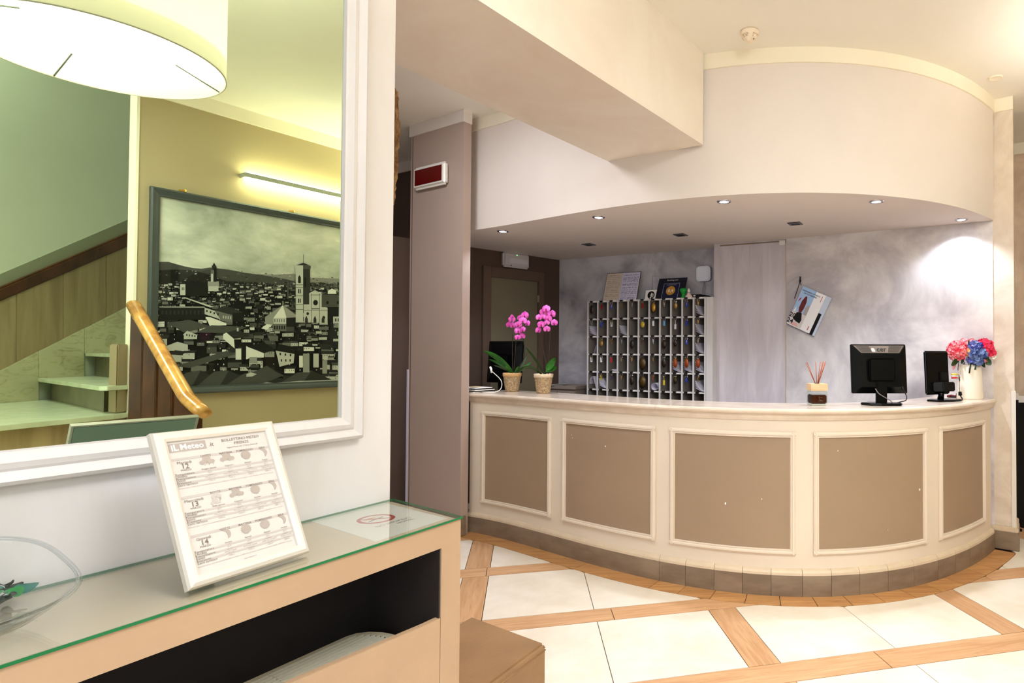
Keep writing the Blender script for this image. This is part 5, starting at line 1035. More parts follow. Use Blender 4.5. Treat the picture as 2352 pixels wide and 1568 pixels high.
# ------------------------------------------------------------------ monitors
def cable(pts, r=0.004, n=5):
    out = []
    P = [Vector(p) for p in pts]; P = [P[0] * 2 - P[1]] + P + [P[-1] * 2 - P[-2]]
    for i in range(1, len(P) - 2):
        for k in range(n):
            t = k / n; a, b, c, d = P[i - 1:i + 3]
            out.append(0.5 * ((2 * b) + (c - a) * t + (2 * a - 5 * b + 4 * c - d) * t * t + (3 * b - a - 3 * c + d) * t ** 3))
    out.append(P[-2]); return out
GRIL = mat('grey brown vent band', (104, 92, 84), 0.4)
def monitor(px, py, wpx_w, hgt, rz, label, Yoff=0.0, z=TZ, zlift=0.075, tall=0.0, logo=True, Yfix=None):
    q = onz(px, py, z) if Yfix is None else Vector((aty(px, py, Yfix).x, Yfix))
    t = thing('computer_monitor', label, 'monitor', (q.x, q.y, z + 0.0005), rz, None); W, Hh, zb = wpx_w, hgt, zlift; tl_ = R(-4)
    Mt = Matrix.Translation((0, 0.0, zb)) @ Matrix.Rotation(R(-5), 4, 'X')
    mb = MB(); mb.box((0, 0.045, Hh / 2), (W, 0.02, Hh), Mt); finish(mb, 'screen_bezel', BLAK, t, bevel=0.004)
    mb = MB(); mb.box((0, 0.0562, Hh / 2), (W * .92, 0.002, Hh * .88), Mt); finish(mb, 'screen', mat('dark screen', (30, 32, 38), 0.1), t)
    mb = MB(); a_ = 0.035; o = [(-W / 2 + .004, a_, .004), (W / 2 - .004, a_, .004), (W / 2 - .004, a_, Hh - .004), (-W / 2 + .004, a_, Hh - .004)]; i_ = [(-W / 2 + .055, 0.006, .04), (W / 2 - .055, 0.006, .04), (W / 2 - .055, 0.006, Hh - .062), (-W / 2 + .055, 0.006, Hh - .062)]
    mb.add([Mt @ Vector(p) for p in o + i_], [(0, 1, 5, 4), (1, 2, 6, 5), (2, 3, 7, 6), (3, 0, 4, 7), (4, 5, 6, 7)]); shell = finish(mb, 'rear_shell', BLAK, t)
    # sloping vent band under the top edge
    def tp(u, v): # u -1..1, v 0 top..1 bottom of the slope
        v = 0.10 + v * 0.84; x = (W / 2 - .008 - v * 0.051) * u; return Mt @ Vector((x, a_ + (0.006 - a_) * v - 0.0012, Hh - .004 - v * 0.058))
    if logo:
        mb = MB(); mb.add([tp(-.98, .0), tp(.98, .0), tp(.98, 1), tp(-.98, 1)], [(0, 1, 2, 3)]); mb.bm.faces.ensure_lookup_table(); finish(mb, 'vent_band', GRIL, t)
        for u0, u1 in ((-.93, -.40), (.40, .93)):
            for k in range(8):
                v_ = .06 + k * .115; e3 = Vector((0, -0.0012, 0)); mb = MB(); mb.add([tp(u0, v_) + e3, tp(u1, v_) + e3, tp(u1, v_ + .045) + e3, tp(u0, v_ + .045) + e3], [(0, 1, 2, 3)]); finish(mb, 'vent_slot', BLKM, t)
        za = (tp(0, 0) - tp(0, 1)).normalized(); Mlg = frame_mat(tp(0, .80) + Vector((0, -0.0016, 0)), (1, 0, 0), za)
        mb = MB(); text(None, 'a', 0.050, Mlg @ Matrix.Translation((-0.042, 0, 0)), into=mb, bold=0.0022); finish(mb, 'logo_letter', SATW, t)
        mb = MB(); text(None, 'cer', 0.050, Mlg @ Matrix.Translation((0.012, 0, 0)), into=mb, bold=0.0004); finish(mb, 'logo_lettering', BLKM, t, kind='stuff')
    mb = MB(); mb.box((0, -0.004, 0), (0.17, 0.02, 0.15), Matrix.Translation((0, 0, zb + Hh * .47))); finish(mb, 'mount_plate', BLAK, t, bevel=0.012)
    mb = MB(); mb.box((0, 0.012, (zb + Hh * .4) / 2 + .012), (0.072, 0.022, zb + Hh * .4)); finish(mb, 'stand_neck', BLAK, t, bevel=0.005)
    mb = MB(); mb.prism([(-.135, .02), (-.10, -.055), (-.03, -.075), (.10, -.07), (.125, -.02), (.125, .05), (-.06, .07)], 0.0, 0.016); finish(mb, 'stand_base', BLAK, t, bevel=0.005)
    return t, Mt, W, Hh, q
t, Mt, W, Hh, q = monitor(2026, 930, 0.365, 0.318, R(3), 'black square computer monitor with silver lettered back, right of the reed diffuser')
mb = MB(); mb.box((-0.105, 0.030, 0.030), (0.042, 0.004, 0.024), Mt); finish(mb, 'rating_label', mat('peach label', (240, 224, 206), 0.6), t)
mb = MB(); mb.box((0.12, 0.022, 0.085), (0.024, 0.002, 0.024), Mt); finish(mb, 'blue_sticker', mat('dark blue sticker', (16, 16, 90), 0.4), t)
mb = MB(); mb.tube(cable([(0.14, 0.02, 0.105), (0.148, 0.01, 0.085), (0.16, 0.0, 0.055), (0.155, 0.0, 0.03), (0.12, 0.0, 0.02), (0.10, 0.02, 0.012)]), 0.0032, 6); mb.tube([(0.138, 0.022, 0.115), (0.146, 0.012, 0.088)], 0.008, 8); finish(mb, 'cable', BLKM, t)
mb = MB(); mb.tube(cable([(-0.05, -0.018, 0.105), (-0.03, -0.022, 0.075), (0.01, -0.024, 0.050), (0.045, -0.02, 0.03), (0.06, -0.01, 0.018)]), 0.0026, 6); finish(mb, 'signal_cable', mat('grey cable', (0, 0, 0)), t)
# small screen seen at an angle, left of the vase
q = onz(2166, 921, TZ); T = thing('security_monitor', 'small glossy black monitor turned sideways with coloured video plugs beside the vase', 'monitor', (q.x, q.y, TZ + .0005), R(28))
Mt = Matrix.Translation((-0.005, 0.02, 0.045)) @ Matrix.Rotation(R(-3), 4, 'X')
mb = MB(); mb.box((0, 0.02, 0.152), (0.24, 0.022, 0.305), Mt); finish(mb, 'rear_shell', BLAK, T, bevel=0.009, seg=3)
mb = MB(); mb.box((0, 0.032, 0.152), (0.215, 0.002, 0.28), Mt); finish(mb, 'screen', mat('dark screen', (0, 0, 0)), T)
mb = MB(); mb.prism([(-0.06, .01), (-0.02, -0.045), (0.09, -0.055), (0.115, -0.02), (0.115, .01)], 0.02, 0.085)
for v in mb.bm.verts: v.co = Mt @ v.co
finish(mb, 'cable_housing', BLKM, T, bevel=0.006)
mb = MB(); mb.box((0.055, 0.004, 0.125), (0.075, 0.014, 0.06), Mt); finish(mb, 'socket_plate', BLKM, T, bevel=0.003)
mb = MB(); mb.tube([(0.0, 0.02, 0.012), (0.0, 0.01, 0.07)], [0.022, 0.018], 12); finish(mb, 'stand_neck', BLAK, T)
mb = MB(); mb.prism([(-.13, .03), (-.10, -.05), (.02, -.075), (.12, -.06), (.10, .05), (-.04, .07)], 0.0, 0.013); finish(mb, 'stand_base', BLAK, T, bevel=0.004)
for k, (cc_, z_) in enumerate((((230, 200, 60), 0.185), ((236, 236, 230), 0.172), ((210, 34, 34), 0.160))):
    mb = MB(); mb.tube([(0.085, -0.006, z_), (0.115, -0.012, z_), (0.140, -0.016, z_ - .001)], [0.0065, 0.006, 0.003], 8); finish(mb, 'video_plug', mat('plug colour %d' % k, cc_, 0.35), T)
mb = MB()
for z_ in (0.185, 0.172, 0.160): mb.tube(cable([(0.138, -0.016, z_ - .001), (0.155, -0.016, z_ - 0.02), (0.152, -0.014, 0.13), (0.158, -0.012, 0.07), (0.165, -0.01, 0.045)]), 0.0018, 5)
mb.tube([(0.165, -0.01, 0.06), (0.170, -0.008, 0.036)], [0.011, 0.013], 8); mb.tube(cable([(0.17, -0.008, 0.036), (0.175, -0.02, 0.012), (0.13, -0.05, 0.006), (0.10, -0.05, 0.006)]), 0.004, 6); finish(mb, 'video_cable', BLKM, T)
q = onz(2192, 914, TZ); T = thing('cable_bundle', 'small dark red and black cable bundle between the turned monitor and the vase', 'cable', (q.x, q.y, TZ + .001))
mb = MB(); mb.tube(cable([(-0.05, 0.0, 0.012), (-0.02, 0.01, 0.016), (0.01, 0, 0.012), (0.03, 0.01, 0.02)]), 0.009, 8); finish(mb, 'red_plug', mat('dark red plug', (100, 24, 20), 0.4), T)
mb = MB(); mb.ball((0.035, 0.005, 0.022), (0.022, 0.016, 0.022), 10, 8); mb.tube(cable([(-.04, .02, .006), (0, -.01, .006), (.04, .0, .006)]), 0.005, 6); finish(mb, 'black_plug', BLKM, T)
# monitor at the left end, behind the orchids
monitor(1150, 898, 0.37, 0.37, R(-22), 'black computer monitor behind the two orchids at the left end of the counter', Yfix=5.34, z=1.06, zlift=0.10, logo=False)
DSK = thing('side_desk', 'lower grey white work surface behind the left end of the counter', 'desk', (-1.5, 5.35, 0))
mb = MB(); mb.prism([(-1.66, 5.36), (-1.20, 5.08), (-0.95, 5.45), (-1.55, 5.85)], 1.03, 1.06); finish(mb, 'desk_top', RACK, DSK, 'world', bevel=0.003)
mb = MB(); mb.prism([(-1.62, 5.38), (-1.22, 5.13), (-1.02, 5.44), (-1.54, 5.80)], 0.0, 1.029); finish(mb, 'desk_body', TAUP, DSK, 'world')
# papers and cable at the left end of the counter top
q = onz(1100, 890, TZ); T = thing('paper_stack', 'papers and black folders stacked on the counter beside the column', 'papers', (-1.66, 5.00, TZ + .0005), R(-35))
for k, (w2, d2, m_) in enumerate(((.24, .20, PAPR), (.23, .19, BLKM), (.22, .19, PAPR), (.22, .18, BLKM), (.21, .17, PAPR))):
    mb = MB(); mb.box((0.012 * (k % 3), 0.01 * (k % 2), 0.004 + 0.008 * k), (w2, d2, 0.006)); finish(mb, 'paper_sheet' if m_ is PAPR else 'black_folder', m_, T)
mb = MB(); mb.box((0.03, -0.04, 0.044), (0.07, 0.05, 0.003), Matrix.Rotation(R(20), 4, 'Z')); finish(mb, 'yellow_note', mat('pale yellow note', (240, 214, 150), 0.6), T)
q = onz(1100, 897, TZ + .004); c1_ = aty(1128, 848, 5.02); mb = MB(); mb.tube(cable([V3(-1.60, 4.93, TZ + .006), V3(-1.53, 4.87, TZ + .006), V3(-1.45, 4.86, TZ + .008), V3(-1.415, 4.90, TZ + .035), V3(-1.425, 4.93, TZ + .10), c1_ + V3(0, 0, -.01)]), 0.0032, 6); mb.tube([c1_ + V3(0.004, 0, -.03), c1_, c1_ + V3(-.01, 0.01, .02)], [0.006, 0.010, 0.009], 8)
tag(finish(mb, 'white_cable', WHIT), 'white cable with plug looping up behind the left orchid pot', 'cable')

# ------------------------------------------------------------------ reed diffuser
q = onz(1879, 931, TZ); T = thing('reed_diffuser', 'square glass reed diffuser with brown liquid, wooden cap and sticks on the counter', 'diffuser', (q.x, q.y + .03, TZ + .0005), R(4)); BX = 0.105
mb = MB(); mb.box2((-BX / 2, -BX / 2, 0), (BX / 2, BX / 2, 0.092)); finish(mb, 'glass_bottle', TGL, T, bevel=0.005)
mb = MB(); mb.box2((-BX / 2 + .003, -BX / 2 + .003, 0.0), (BX / 2 - .003, BX / 2 - .003, 0.010)); finish(mb, 'bottle_base', mat('pale glass foot', (214, 214, 206), 0.1), T, bevel=0.003)
mb = MB(); mb.box2((-BX / 2 + .004, -BX / 2 + .004, 0.011), (BX / 2 - .004, BX / 2 - .004, 0.068)); finish(mb, 'brown_liquid', mat('brown liquid', (58, 20, 10), 0.08), T, bevel=0.006)
mb = MB(); mb.box2((-BX / 2 - .001, -BX / 2 - .001, 0.093), (BX / 2 + .001, BX / 2 + .001, 0.136)); finish(mb, 'wooden_cap', mat('pale beech', (232, 200, 158), 0.5, rgb2=(214, 176, 130), vs=8, stretch=(1, 1, 8)), T, bevel=0.0015)
mb = MB(); mb.lathe([(0.0, 0.1362), (0.016, 0.1362), (0.016, 0.137), (0, 0.137)], 14, close=False); finish(mb, 'cap_hole', BLKM, T)
for dx in (-0.066, -0.062, -0.008, 0.026, 0.040, 0.046, 0.060, 0.064):
    mb = MB(); mb.tube([(dx * .12, 0.0, 0.13), (dx, rc.uniform(-.02, .03), 0.272 + rc.uniform(-.006, .008))], 0.0021, 6); finish(mb, 'reed_stick', mat('reed brown', (168, 84, 44), 0.6), T)
mb = MB(); Ml = frame_mat((0, -BX / 2 - 0.0008, 0.03), (1, 0, 0), (0, 0, 1)); 
mb.tube([Ml @ Vector((0.0, 0.028, 0)), Ml @ Vector((0.0, 0.012, 0)), Ml @ Vector((0.006, 0.004, 0)), Ml @ Vector((0.016, 0.002, 0))], 0.0008, 4); mb.tube([Ml @ Vector((-.008, 0.0, 0)), Ml @ Vector((0.022, 0.0, 0))], 0.0007, 4); mb.tube([Ml @ Vector((.008, 0.022, 0)), Ml @ Vector((0.018, 0.022, 0))], 0.0007, 4); finish(mb, 'faint_emblem', mat('grey etched line', (150, 130, 116), 0.4), T, kind='stuff')

# ------------------------------------------------------------------ orchids
BASK = mat('woven straw', (206, 180, 140), 0.85, rgb2=(150, 120, 84), vs=90, bump=1.0, bs=120, det=2); RIMB = mat('straw rim', (196, 170, 132), 0.8, bump=0.5, bs=90)
ORL = mat('orchid leaf', (58, 118, 40), 0.32, rgb2=(36, 84, 26), vs=8); ORL2 = mat('dark orchid leaf', (40, 62, 22), 0.35)
STM = mat('dark stem', (44, 40, 22), 0.5); PET = mat('magenta petal', (236, 120, 208), 0.5, rgb2=(204, 44, 160), vs=28, lo=0.38, hi=0.62); PETD = mat('deep magenta lip', (176, 24, 110), 0.4)
def leafblade(mb, p0_, p1_, wid, sag=0.0, up=0.03, n=9, roll=0.0):
    p0_, p1_ = Vector(p0_), Vector(p1_); d = p1_ - p0_; side = d.cross(Vector((0, 0, 1))).normalized(); side = Matrix.Rotation(roll, 3, d.normalized()) @ side; vs = []
    for i in range(n + 1):
        t = i / n; c = p0_ + d * t + Vector((0, 0, up * math.sin(math.pi * t * .9) - sag * t * t)); w2 = wid * (math.sin(math.pi * min(1, t * 0.93 + 0.07)) ** 0.6) * (1 if t < .98 else .15)
        nrm = side.cross(d).normalized()
        vs += [c - side * w2 + nrm * abs(wid) * 0.25, c, c + side * w2 + nrm * abs(wid) * 0.25]
    fs = []
    for i in range(n): a = 3 * i; fs += [(a, a + 1, a + 4, a + 3), (a + 1, a + 2, a + 5, a + 4)]
    k = len(vs); mb.add(vs, fs, smooth=True)
def orchid_flower(t, c, s, yaw, pit):
    Mx = Matrix.Translation(c) @ Matrix.Rotation(yaw, 4, 'Z') @ Matrix.Rotation(pit, 4, 'X')
    f = None; mb = MB()
    for a, l, w2, z_ in ((90, 1.0, .42, 0), (210, 0.95, .40, 0), (330, 0.95, .40, 0), (18, 1.0, .62, -.08), (162, 1.0, .62, -.08)):
        a = R(a); d = Vector((math.cos(a), 0, math.sin(a))); sd_ = Vector((-math.sin(a), 0, math.cos(a))); n = 7; vs = [Vector((0, 0, 0))]; rim_ = []
        for k in range(n + 1):
            u = math.pi * k / n; r_ = Vector(d * (l * s * (0.52 - 0.48 * math.cos(u))) + sd_ * (w2 * s * math.sin(u) * 1.0)); r_.y = -0.10 * s + z_ * s + 0.16 * s * (r_.length / s) ** 2; rim_.append(r_)
        for k in range(1, n): u = math.pi * k / n; r_ = Vector(d * (l * s * (0.52 - 0.48 * math.cos(u))) - sd_ * (w2 * s * math.sin(u))); r_.y = -0.10 * s + z_ * s + 0.16 * s * (r_.length / s) ** 2; rim_.append(r_)
        mid = d * (l * s * .5); mid.y = -0.14 * s + z_ * s; order = rim_[:n + 1] + rim_[n + 1:][::-1]
        mb.add([Mx @ v for v in [mid] + order], [(0, k + 1, (k + 1) % len(order) + 1) for k in range(len(order))], smooth=True)
    f = finish(mb, 'orchid_flower', PET, t)
    mb = MB(); mb.ball((0, 0, 0), (0.20 * s, 0.20 * s, 0.30 * s), 8, 6); 
    for v in mb.bm.verts: v.co = Mx @ (v.co + Vector((0, -0.14 * s, -0.12 * s)))
    finish(mb, 'flower_lip', PETD, f)
def orchid(px, py, label, leaves, stems, flowers, tall, potc):
    q = onz(px, py, TZ); Y = q.y; t = thing('potted_orchid', label, 'orchid', (q.x, q.y, TZ + .0005), 0, 'potted orchids on the counter')
    L = lambda x, y, dy=0.0: aty(x, y, Y + dy) - Vector((q.x, q.y, TZ + .0005))
    mb = MB(); prof = [(0.0, 0.0), (0.052, 0.0), (0.054, 0.006)]; 
    for k in range(14): prof += [(0.054 + 0.018 * k / 14 + 0.0016, 0.008 + 0.0088 * k), (0.054 + 0.018 * (k + .5) / 14 - 0.0008, 0.0124 + 0.0088 * k)]
    prof += [(0.068, 0.130), (0.062, 0.118), (0.0, 0.118)]; mb.lathe(prof, 32, close=False); finish(mb, 'straw_pot', BASK, t)
    mb = MB(); mb.lathe([(0.0715, 0.126), (0.0755, 0.127), (0.0775, 0.152), (0.074, 0.156), (0.0705, 0.150), (0.0680, 0.128)], 32, close=False); finish(mb, 'pot_rim', mat('straw rim ' + potc, (214, 172, 116) if potc == 'a' else (226, 204, 172), 0.8, bump=0.5, bs=90), t)
    mb = MB(); mb.lathe([(0.0, 0.143), (0.066, 0.143), (0.067, 0.120)], 20, close=False); finish(mb, 'soil', mat('bark soil', (60, 44, 32), 0.95, bump=1, bs=90), t)
    for (x0, y0), (x1, y1), w2, up, dk, dy in leaves:
        mb = MB(); leafblade(mb, L(x0, y0), L(x1, y1, dy), w2, 0.0, up, roll=1.15); finish(mb, 'leaf', ORL2 if dk else ORL, t)
    for pts in stems:
        mb = MB(); mb.tube(cable([L(x, y, 0.01 * i) for i, (x, y) in enumerate(pts)]), 0.003, 6); finish(mb, 'stem', STM, t)
    for x, y, s_, yw in flowers: orchid_flower(t, L(x, y, -0.02 - rc.uniform(0, .05)), s_ * rc.uniform(.85, 1.0), R(yw), R(rc.uniform(-15, 15)))
oc_ = lambda x, y: (1100 + x / 6.532, 680 + y / 6.532)
orchid(1176, 899, 'pink orchid in a brown rimmed straw pot, the left one of two on the counter', [
    (oc_(510, 1150), oc_(65, 840), 0.026, 0.03, 0, -.02), (oc_(505, 1150), oc_(140, 955), 0.016, 0.015, 0, .03), (oc_(490, 1160), oc_(215, 1045), 0.008, 0.012, 1, -.03), (oc_(510, 1160), oc_(400, 1045), 0.012, 0.0, 0, -.05),
    (oc_(500, 1190), oc_(800, 1060), 0.014, 0.02, 1, -.06), (oc_(540, 1160), oc_(600, 1050), 0.014, 0.0, 0, .0), (oc_(560, 1160), oc_(795, 985), 0.014, 0.0, 0, 0.03), (oc_(560, 1150), oc_(740, 860), 0.012, -.01, 1, .06)],
    [[oc_(505, 1150), oc_(502, 900), oc_(505, 520)], [oc_(520, 1150), oc_(548, 800), oc_(562, 560), oc_(575, 330)], [oc_(560, 1150), oc_(680, 920), oc_(668, 650), oc_(640, 500)]],
    [oc_(495, 350) + (0.030, 20), oc_(455, 430) + (0.030, 30), oc_(510, 440) + (0.036, -10), oc_(590, 430) + (0.034, 10), oc_(620, 330) + (0.028, 40), oc_(690, 290) + (0.036, -15), oc_(730, 410) + (0.032, -30), oc_(660, 370) + (0.034, 5), oc_(590, 520) + (0.034, 15), oc_(660, 500) + (0.030, -20), oc_(580, 620) + (0.026, 30), oc_(650, 600) + (0.030, -10), oc_(500, 310) + (0.024, 60)], 0, 'a')
orchid(1248, 903, 'pink orchid in a cream rimmed straw pot, the right one of two on the counter', [
    (oc_(980, 1180), oc_(690, 775), 0.014, 0.02, 1, .02), (oc_(960, 1190), oc_(640, 1130), 0.013, 0.045, 1, -.05), (oc_(1020, 1100), oc_(1165, 920), 0.040, -.012, 0, -.03), (oc_(1010, 1110), oc_(1178, 1080), 0.028, 0.0, 0, -.04), (oc_(985, 1180), oc_(1010, 1120), 0.01, 0, 1, 0)],
    [[oc_(1010, 1180), oc_(985, 900), oc_(940, 700), oc_(930, 500), oc_(990, 300)], [oc_(1040, 1180), oc_(1010, 1000), oc_(965, 800)], [oc_(1040, 1180), oc_(1055, 850), oc_(1072, 520), oc_(1060, 330)]],
    [oc_(1010, 190) + (0.034, 0), oc_(970, 240) + (0.034, 20), oc_(900, 320) + (0.032, 35), oc_(1030, 270) + (0.030, -20), oc_(1100, 270) + (0.038, -25), oc_(1040, 340) + (0.036, 0), oc_(935, 425) + (0.036, 10), oc_(890, 510) + (0.032, 55), oc_(1130, 400) + (0.034, -15), oc_(1020, 495) + (0.030, 20), oc_(1020, 400) + (0.024, 0), oc_(960, 310) + (0.026, 10)], 0, 'b')

# ------------------------------------------------------------------ vase of flowers
q = onz(2231, 916, TZ); VY = q.y; T = thing('flower_vase', 'tall cream oval vase at the right end of the counter', 'vase', (q.x, q.y + .02, TZ + .0005))
mb = MB(); mb.lathe([(0.0, 0.0), (0.093, 0.0), (0.095, 0.006), (0.090, 0.10), (0.083, 0.20), (0.079, 0.250), (0.076, 0.250), (0.080, 0.15), (0.085, 0.02), (0.0, 0.015)], 40, M=Matrix.Diagonal((1, .7, 1, 1)), close=False); finish(mb, 'vase_body', mat('cream glazed ceramic', (242, 234, 218), 0.35), T)
VC = Vector((q.x, q.y + .02, 0)); vl = lambda x, y, dy=0.0: aty(2100 + x / 8.71, 760 + y / 8.71, VY + .02 + dy) - Vector((q.x, q.y + .02, TZ + .0005))
BQ = thing('flower_bouquet', 'artificial bouquet of coral pink, blue and orange flowers in the cream vase', 'flowers', (q.x, q.y + .02, TZ + .2505))
vb = lambda x, y, dy=0.0: vl(x, y, dy) - Vector((0, 0, 0.25))
def petals(c, r_, n_, m_, nm, ps, flat=0.75):
    mb = MB(); g = math.pi * (3 - math.sqrt(5))
    for k in range(n_):
        z_ = 1 - 1.75 * (k + .5) / n_; rr_ = math.sqrt(max(0, 1 - z_ * z_)); a = g * k; d = Vector((math.cos(a) * rr_, math.sin(a) * rr_, z_)); p = Vector(c) + d * r_ * rc.uniform(.86, 1.06)
        u = d.orthogonal().normalized(); u = Matrix.Rotation(rc.uniform(0, 6.28), 3, d) @ u; v_ = d.cross(u); s_ = ps * rc.uniform(.8, 1.2); d2 = d * s_ * 0.35
        mb.add([p - d2, p + u * s_ + d2 * .4, p + (u + v_) * s_ * .62 + d2, p + v_ * s_ + d2 * .2, p + (v_ - u) * s_ * .6 + d2 * .9, p - u * s_ * flat, p - (u + v_) * s_ * .6 + d2, p - v_ * s_ * flat, p + (u - v_) * s_ * .6 + d2 * .8], [(0, k2_, k2_ % 8 + 1) for k2_ in range(1, 9)])
    mb.ball(c, r_ * .80, 10, 8); return finish(mb, nm, m_, BQ)
CORL = mat('coral pink petals', (252, 168, 172), 0.6, rgb2=(232, 48, 78), vs=26, lo=0.40, hi=0.60); HOTP = mat('hot pink petals', (244, 76, 116), 0.6, rgb2=(222, 14, 66), vs=24, lo=0.42, hi=0.68); PALP = mat('pale pink petals', (248, 186, 190), 0.6, rgb2=(240, 140, 150), vs=25)
BLUP = mat('periwinkle petals', (168, 176, 228), 0.6, rgb2=(74, 88, 176), vs=22, lo=.4, hi=.62); BLU2 = mat('slate blue petals', (140, 160, 206), 0.6, rgb2=(58, 80, 140), vs=22, lo=.4, hi=.62); DBLU = mat('deep blue petals', (44, 44, 150), 0.6); ORNP = mat('apricot petals', (248, 196, 130), 0.6, rgb2=(236, 110, 40), vs=24); LVG = mat('bouquet leaf', (58, 82, 36), 0.5, rgb2=(30, 50, 22), vs=10)
petals(vb(850, 380, -.02), 0.068, 90, CORL, 'coral_bloom', 0.017); petals(vb(940, 520, -.03), 0.026, 24, CORL, 'coral_bloom', 0.014); petals(vb(820, 490, -.02), 0.04, 40, CORL, 'coral_bloom', 0.014)
petals(vb(1400, 320, .02), 0.060, 70, HOTP, 'pink_bloom', 0.018); petals(vb(1520, 430, .01), 0.036, 40, HOTP, 'pink_bloom', 0.016)
petals(vb(1010, 260, .05), 0.040, 40, PALP, 'pale_bloom', 0.015); petals(vb(1150, 240, .07), 0.030, 30, PALP, 'pale_bloom', 0.013)
petals(vb(1050, 430, -.03), 0.034, 40, ORNP, 'apricot_bloom', 0.012); petals(vb(1030, 330, .02), 0.026, 24, ORNP, 'apricot_bloom', 0.011)
petals(vb(1190, 320, -.03), 0.042, 26, BLUP, 'blue_bloom', 0.020); petals(vb(1190, 460, -.055), 0.040, 22, BLU2, 'blue_bloom', 0.022); petals(vb(1350, 460, -.05), 0.036, 20, BLU2, 'blue_bloom', 0.022); petals(vb(1260, 600, -.05), 0.036, 20, BLU2, 'blue_bloom', 0.022); petals(vb(1130, 590, -.04), 0.026, 14, BLUP, 'blue_bloom', 0.018); petals(vb(1400, 590, -.04), 0.022, 12, PALP, 'pale_bloom', 0.016)
petals(vb(1300, 300, -.01), 0.026, 18, DBLU, 'deep_blue_bloom', 0.014); petals(vb(1570, 520, .0), 0.022, 20, mat('white petals', (240, 236, 226), 0.6), 'white_bloom', 0.010)
for (x0, y0), (x1, y1), w2 in (((1160, 620), (1115, 850), .034), ((1200, 660), (1240, 780), .02), ((1400, 560), (1540, 690), .024), ((1340, 620), (1420, 735), .014), ((900, 590), (750, 690), .026), ((900, 600), (880, 790), .018), ((1110, 260), (1090, 200), .016), ((1180, 270), (1225, 225), .014), ((1000, 600), (940, 640), .02), ((1380, 520), (1500, 560), .018)):
    mb = MB(); leafblade(mb, vb(x0, y0, -.04), vb(x1, y1, -.075), w2, 0, 0.004, roll=1.3); finish(mb, 'leaf', LVG, BQ)
mb = MB(); leafblade(mb, vb(850, 620, -.03), vb(780, 780, -.04), 0.024, 0, 0.0, roll=1.2); finish(mb, 'petal', PALP, BQ)
for k in range(6):
    a = k * 1.05; mb = MB(); mb.tube([(0.03 * math.cos(a), 0.02 * math.sin(a), -0.20), (0.045 * math.cos(a), 0.03 * math.sin(a), 0.0), (0.07 * math.cos(a), 0.045 * math.sin(a), 0.04)], 0.003, 6); finish(mb, 'stem', LVG, BQ)

# ------------------------------------------------------------------ calendar hanging on the plaster wall
cdr = (cw1 - cw0).normalized(); cno = Vector((cdr.y, -cdr.x)); kp = cw0 + cno * 0.035
kk_ = lambda x, y, o=0.0: onpl(1780 + x / 9.8, 620 + y / 9.8, kp + cno * o, cdr)
T = thing('wall_calendar', 'tilted wall calendar marked 2024 with harbour photo hanging by a black cord', 'calendar', tuple(kk_(700, 900)))
A_, B_, C_, D_ = kk_(580, 335), kk_(1100, 560), kk_(760, 1420), kk_(262, 1195)
xa = ((B_ - A_) + (C_ - D_)).normalized(); ya = ((A_ - D_) + (B_ - C_)).normalized(); Mk = frame_mat((D_), xa, ya); CW2 = ((B_ - A_).length + (C_ - D_).length) / 2; CH2 = ((A_ - D_).length + (B_ - C_).length) / 2
def cbx(nm, x0, y0, x1, y1, z0, z1, m_, par=None):
    mb = MB(); mb.box2((x0 * CW2, y0 * CH2, z0), (x1 * CW2, y1 * CH2, z1))
    for v in mb.bm.verts: v.co = Mk @ v.co
    return finish(mb, nm, m_, par or T, 'world')
cbx('back_cover', 0.06, -0.01, 1.22, 1.0, -0.012, -0.008, mat('pale blue cover', (196, 206, 226), 0.5)); cbx('dark_photo_page', 0.90, -0.015, 1.13, 0.55, -0.0078, -0.0072, BLKM)
pg = cbx('calendar_page', 0, 0, 1.0, 1.0, -0.007, 0.0, mat('white calendar page', (240, 238, 240), 0.5))
def cpl(nm, pts, m_, z_=0.0006, par=pg):
    mb = MB(); mb.add([Mk @ Vector((x * CW2, y * CH2, z_)) for x, y in pts], [tuple(range(len(pts)))]); return finish(mb, nm, m_, par, 'world')
cpl('sky_print', [(0, .36), (.60, .36), (.60, 1), (0, 1)], mat('print sky blue', (160, 190, 226), 0.5)); cpl('paving_print', [(0, .02), (.60, .02), (.60, .36), (0, .36)], mat('print pale stone', (214, 206, 208), 0.5), .0007)
cpl('dome_print', [(.26, .36), (.20, .48), (.20, .66), (.27, .80), (.34, .80), (.40, .66), (.40, .5), (.36, .36)], mat('print dark red', (96, 16, 22), 0.5), .0009); cpl('figure_print', [(.14, .18), (.20, .36), (.40, .38), (.50, .22), (.48, .12), (.30, .14)], BLKM, .0010)
cpl('tower_print', [(.46, .36), (.44, .52), (.50, .62), (.56, .62), (.60, .5), (.60, .36)], mat('print taupe', (170, 160, 160), 0.5), .0009); cpl('spire_print', [(.04, .36), (.09, .48), (.13, .36)], WHIT, .0010); cpl('flag_print', [(.06, .60), (.12, .66), (.14, .74), (.08, .70)], mat('print red', (170, 30, 50), 0.5), .0011)
cpl('steps_print', [(.14, .02), (.46, .02), (.40, .10), (.18, .10)], mat('print rose', (226, 176, 170), 0.5), .0009); cpl('red_mark', [(.88, .80), (.90, .80), (.90, .95), (.88, .95)], mat('print red', (0, 0, 0)), .0008); cpl('red_mark', [(.86, .05), (.89, .05), (.89, .16), (.86, .16)], mat('print red', (0, 0, 0)), .0008)
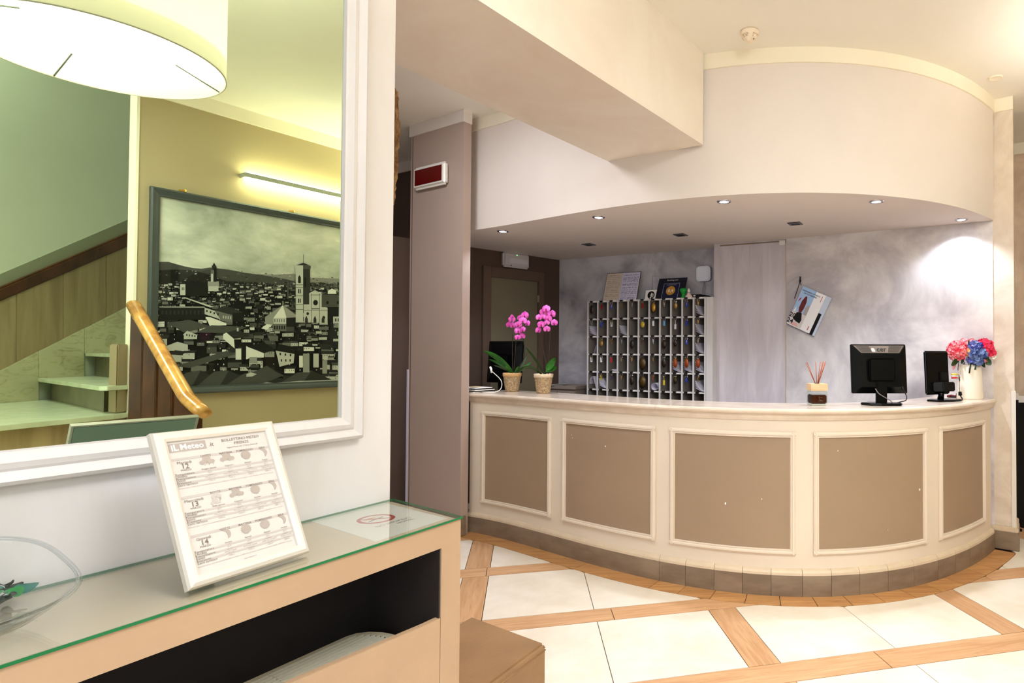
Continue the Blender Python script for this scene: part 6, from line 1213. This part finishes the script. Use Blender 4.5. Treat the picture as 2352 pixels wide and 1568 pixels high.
mb = MB(); Mr90 = Mk @ Matrix.Translation((0.085 * CW2, 0.20 * CH2, 0.0014)); text(None, '20', 0.055, Mr90, into=mb, bold=.0012); text(None, '24', 0.055, Mk @ Matrix.Translation((0.085 * CW2, 0.05 * CH2, 0.0014)), into=mb, bold=.0012); finish(mb, 'year_number', BLKM, pg, 'world', kind='stuff')
mb = MB(); text(None, 'CALENDARIO STORICO', 0.0155, Mk @ Matrix.Translation((0.42 * CW2, 0.90 * CH2, 0.0012)), into=mb, bold=.0005); text(None, 'DEI CARABINIERI', 0.0155, Mk @ Matrix.Translation((0.42 * CW2, 0.845 * CH2, 0.0012)), into=mb, bold=.0005); finish(mb, 'title_text', mat('navy ink', (40, 40, 84), 0.6), pg, 'world', kind='stuff')
kn = kk_(568, 240); mb = MB(); mb.tube([kk_(566, 145), kn], 0.006, 8); mb.ball(kn, 0.009, 8, 6); mb.tube([kn, kk_(590, 340)], 0.003, 6); mb.tube([kn, kk_(520, 400), kk_(440, 640)], 0.003, 6); finish(mb, 'hanging_cord', BLKM, T, 'world')
mb = MB(); q = kk_(566, 150); mb.tube([q, q - V3(cno.x, cno.y, 0) * 0.034], 0.004, 6); finish(mb, 'nail', CHRO, T, 'world')

# ------------------------------------------------------------------ black stands behind the right pillar
fq = fw + fd * 0.02 + Vector((-0.02, -0.035))
a = onz(2331, 1175, 0); 
RS = thing('black_screen', 'tall black folded screen standing in the far room behind the right pillar', 'screen', (a.x + .1, a.y, 0))
for k, (px0, px1, yt, yb, Yd) in enumerate(((2330, 2340, 918, 1190, 4.95), (2338, 2348, 924, 1170, 5.05), (2346, 2420, 924, 1165, 5.12))):
    p_, q_ = aty(px0, 1000, Yd), aty(px1, 1000, Yd); zt_ = aty(px0, yt, Yd).z
    mb = MB(); mb.box2((p_.x, Yd, 0.02), (q_.x, Yd + 0.025, zt_)); finish(mb, 'screen_panel', BLKM, RS, 'world')
    mb = MB(); mb.box2((p_.x, Yd, zt_), (q_.x, Yd + 0.025, zt_ + 0.055)); finish(mb, 'top_cap', RACK, RS, 'world')
    mb = MB(); mb.box2((p_.x, Yd - 0.05, 0.0), (p_.x + 0.03, Yd + 0.075, 0.02)); finish(mb, 'foot', BLKM, RS, 'world')
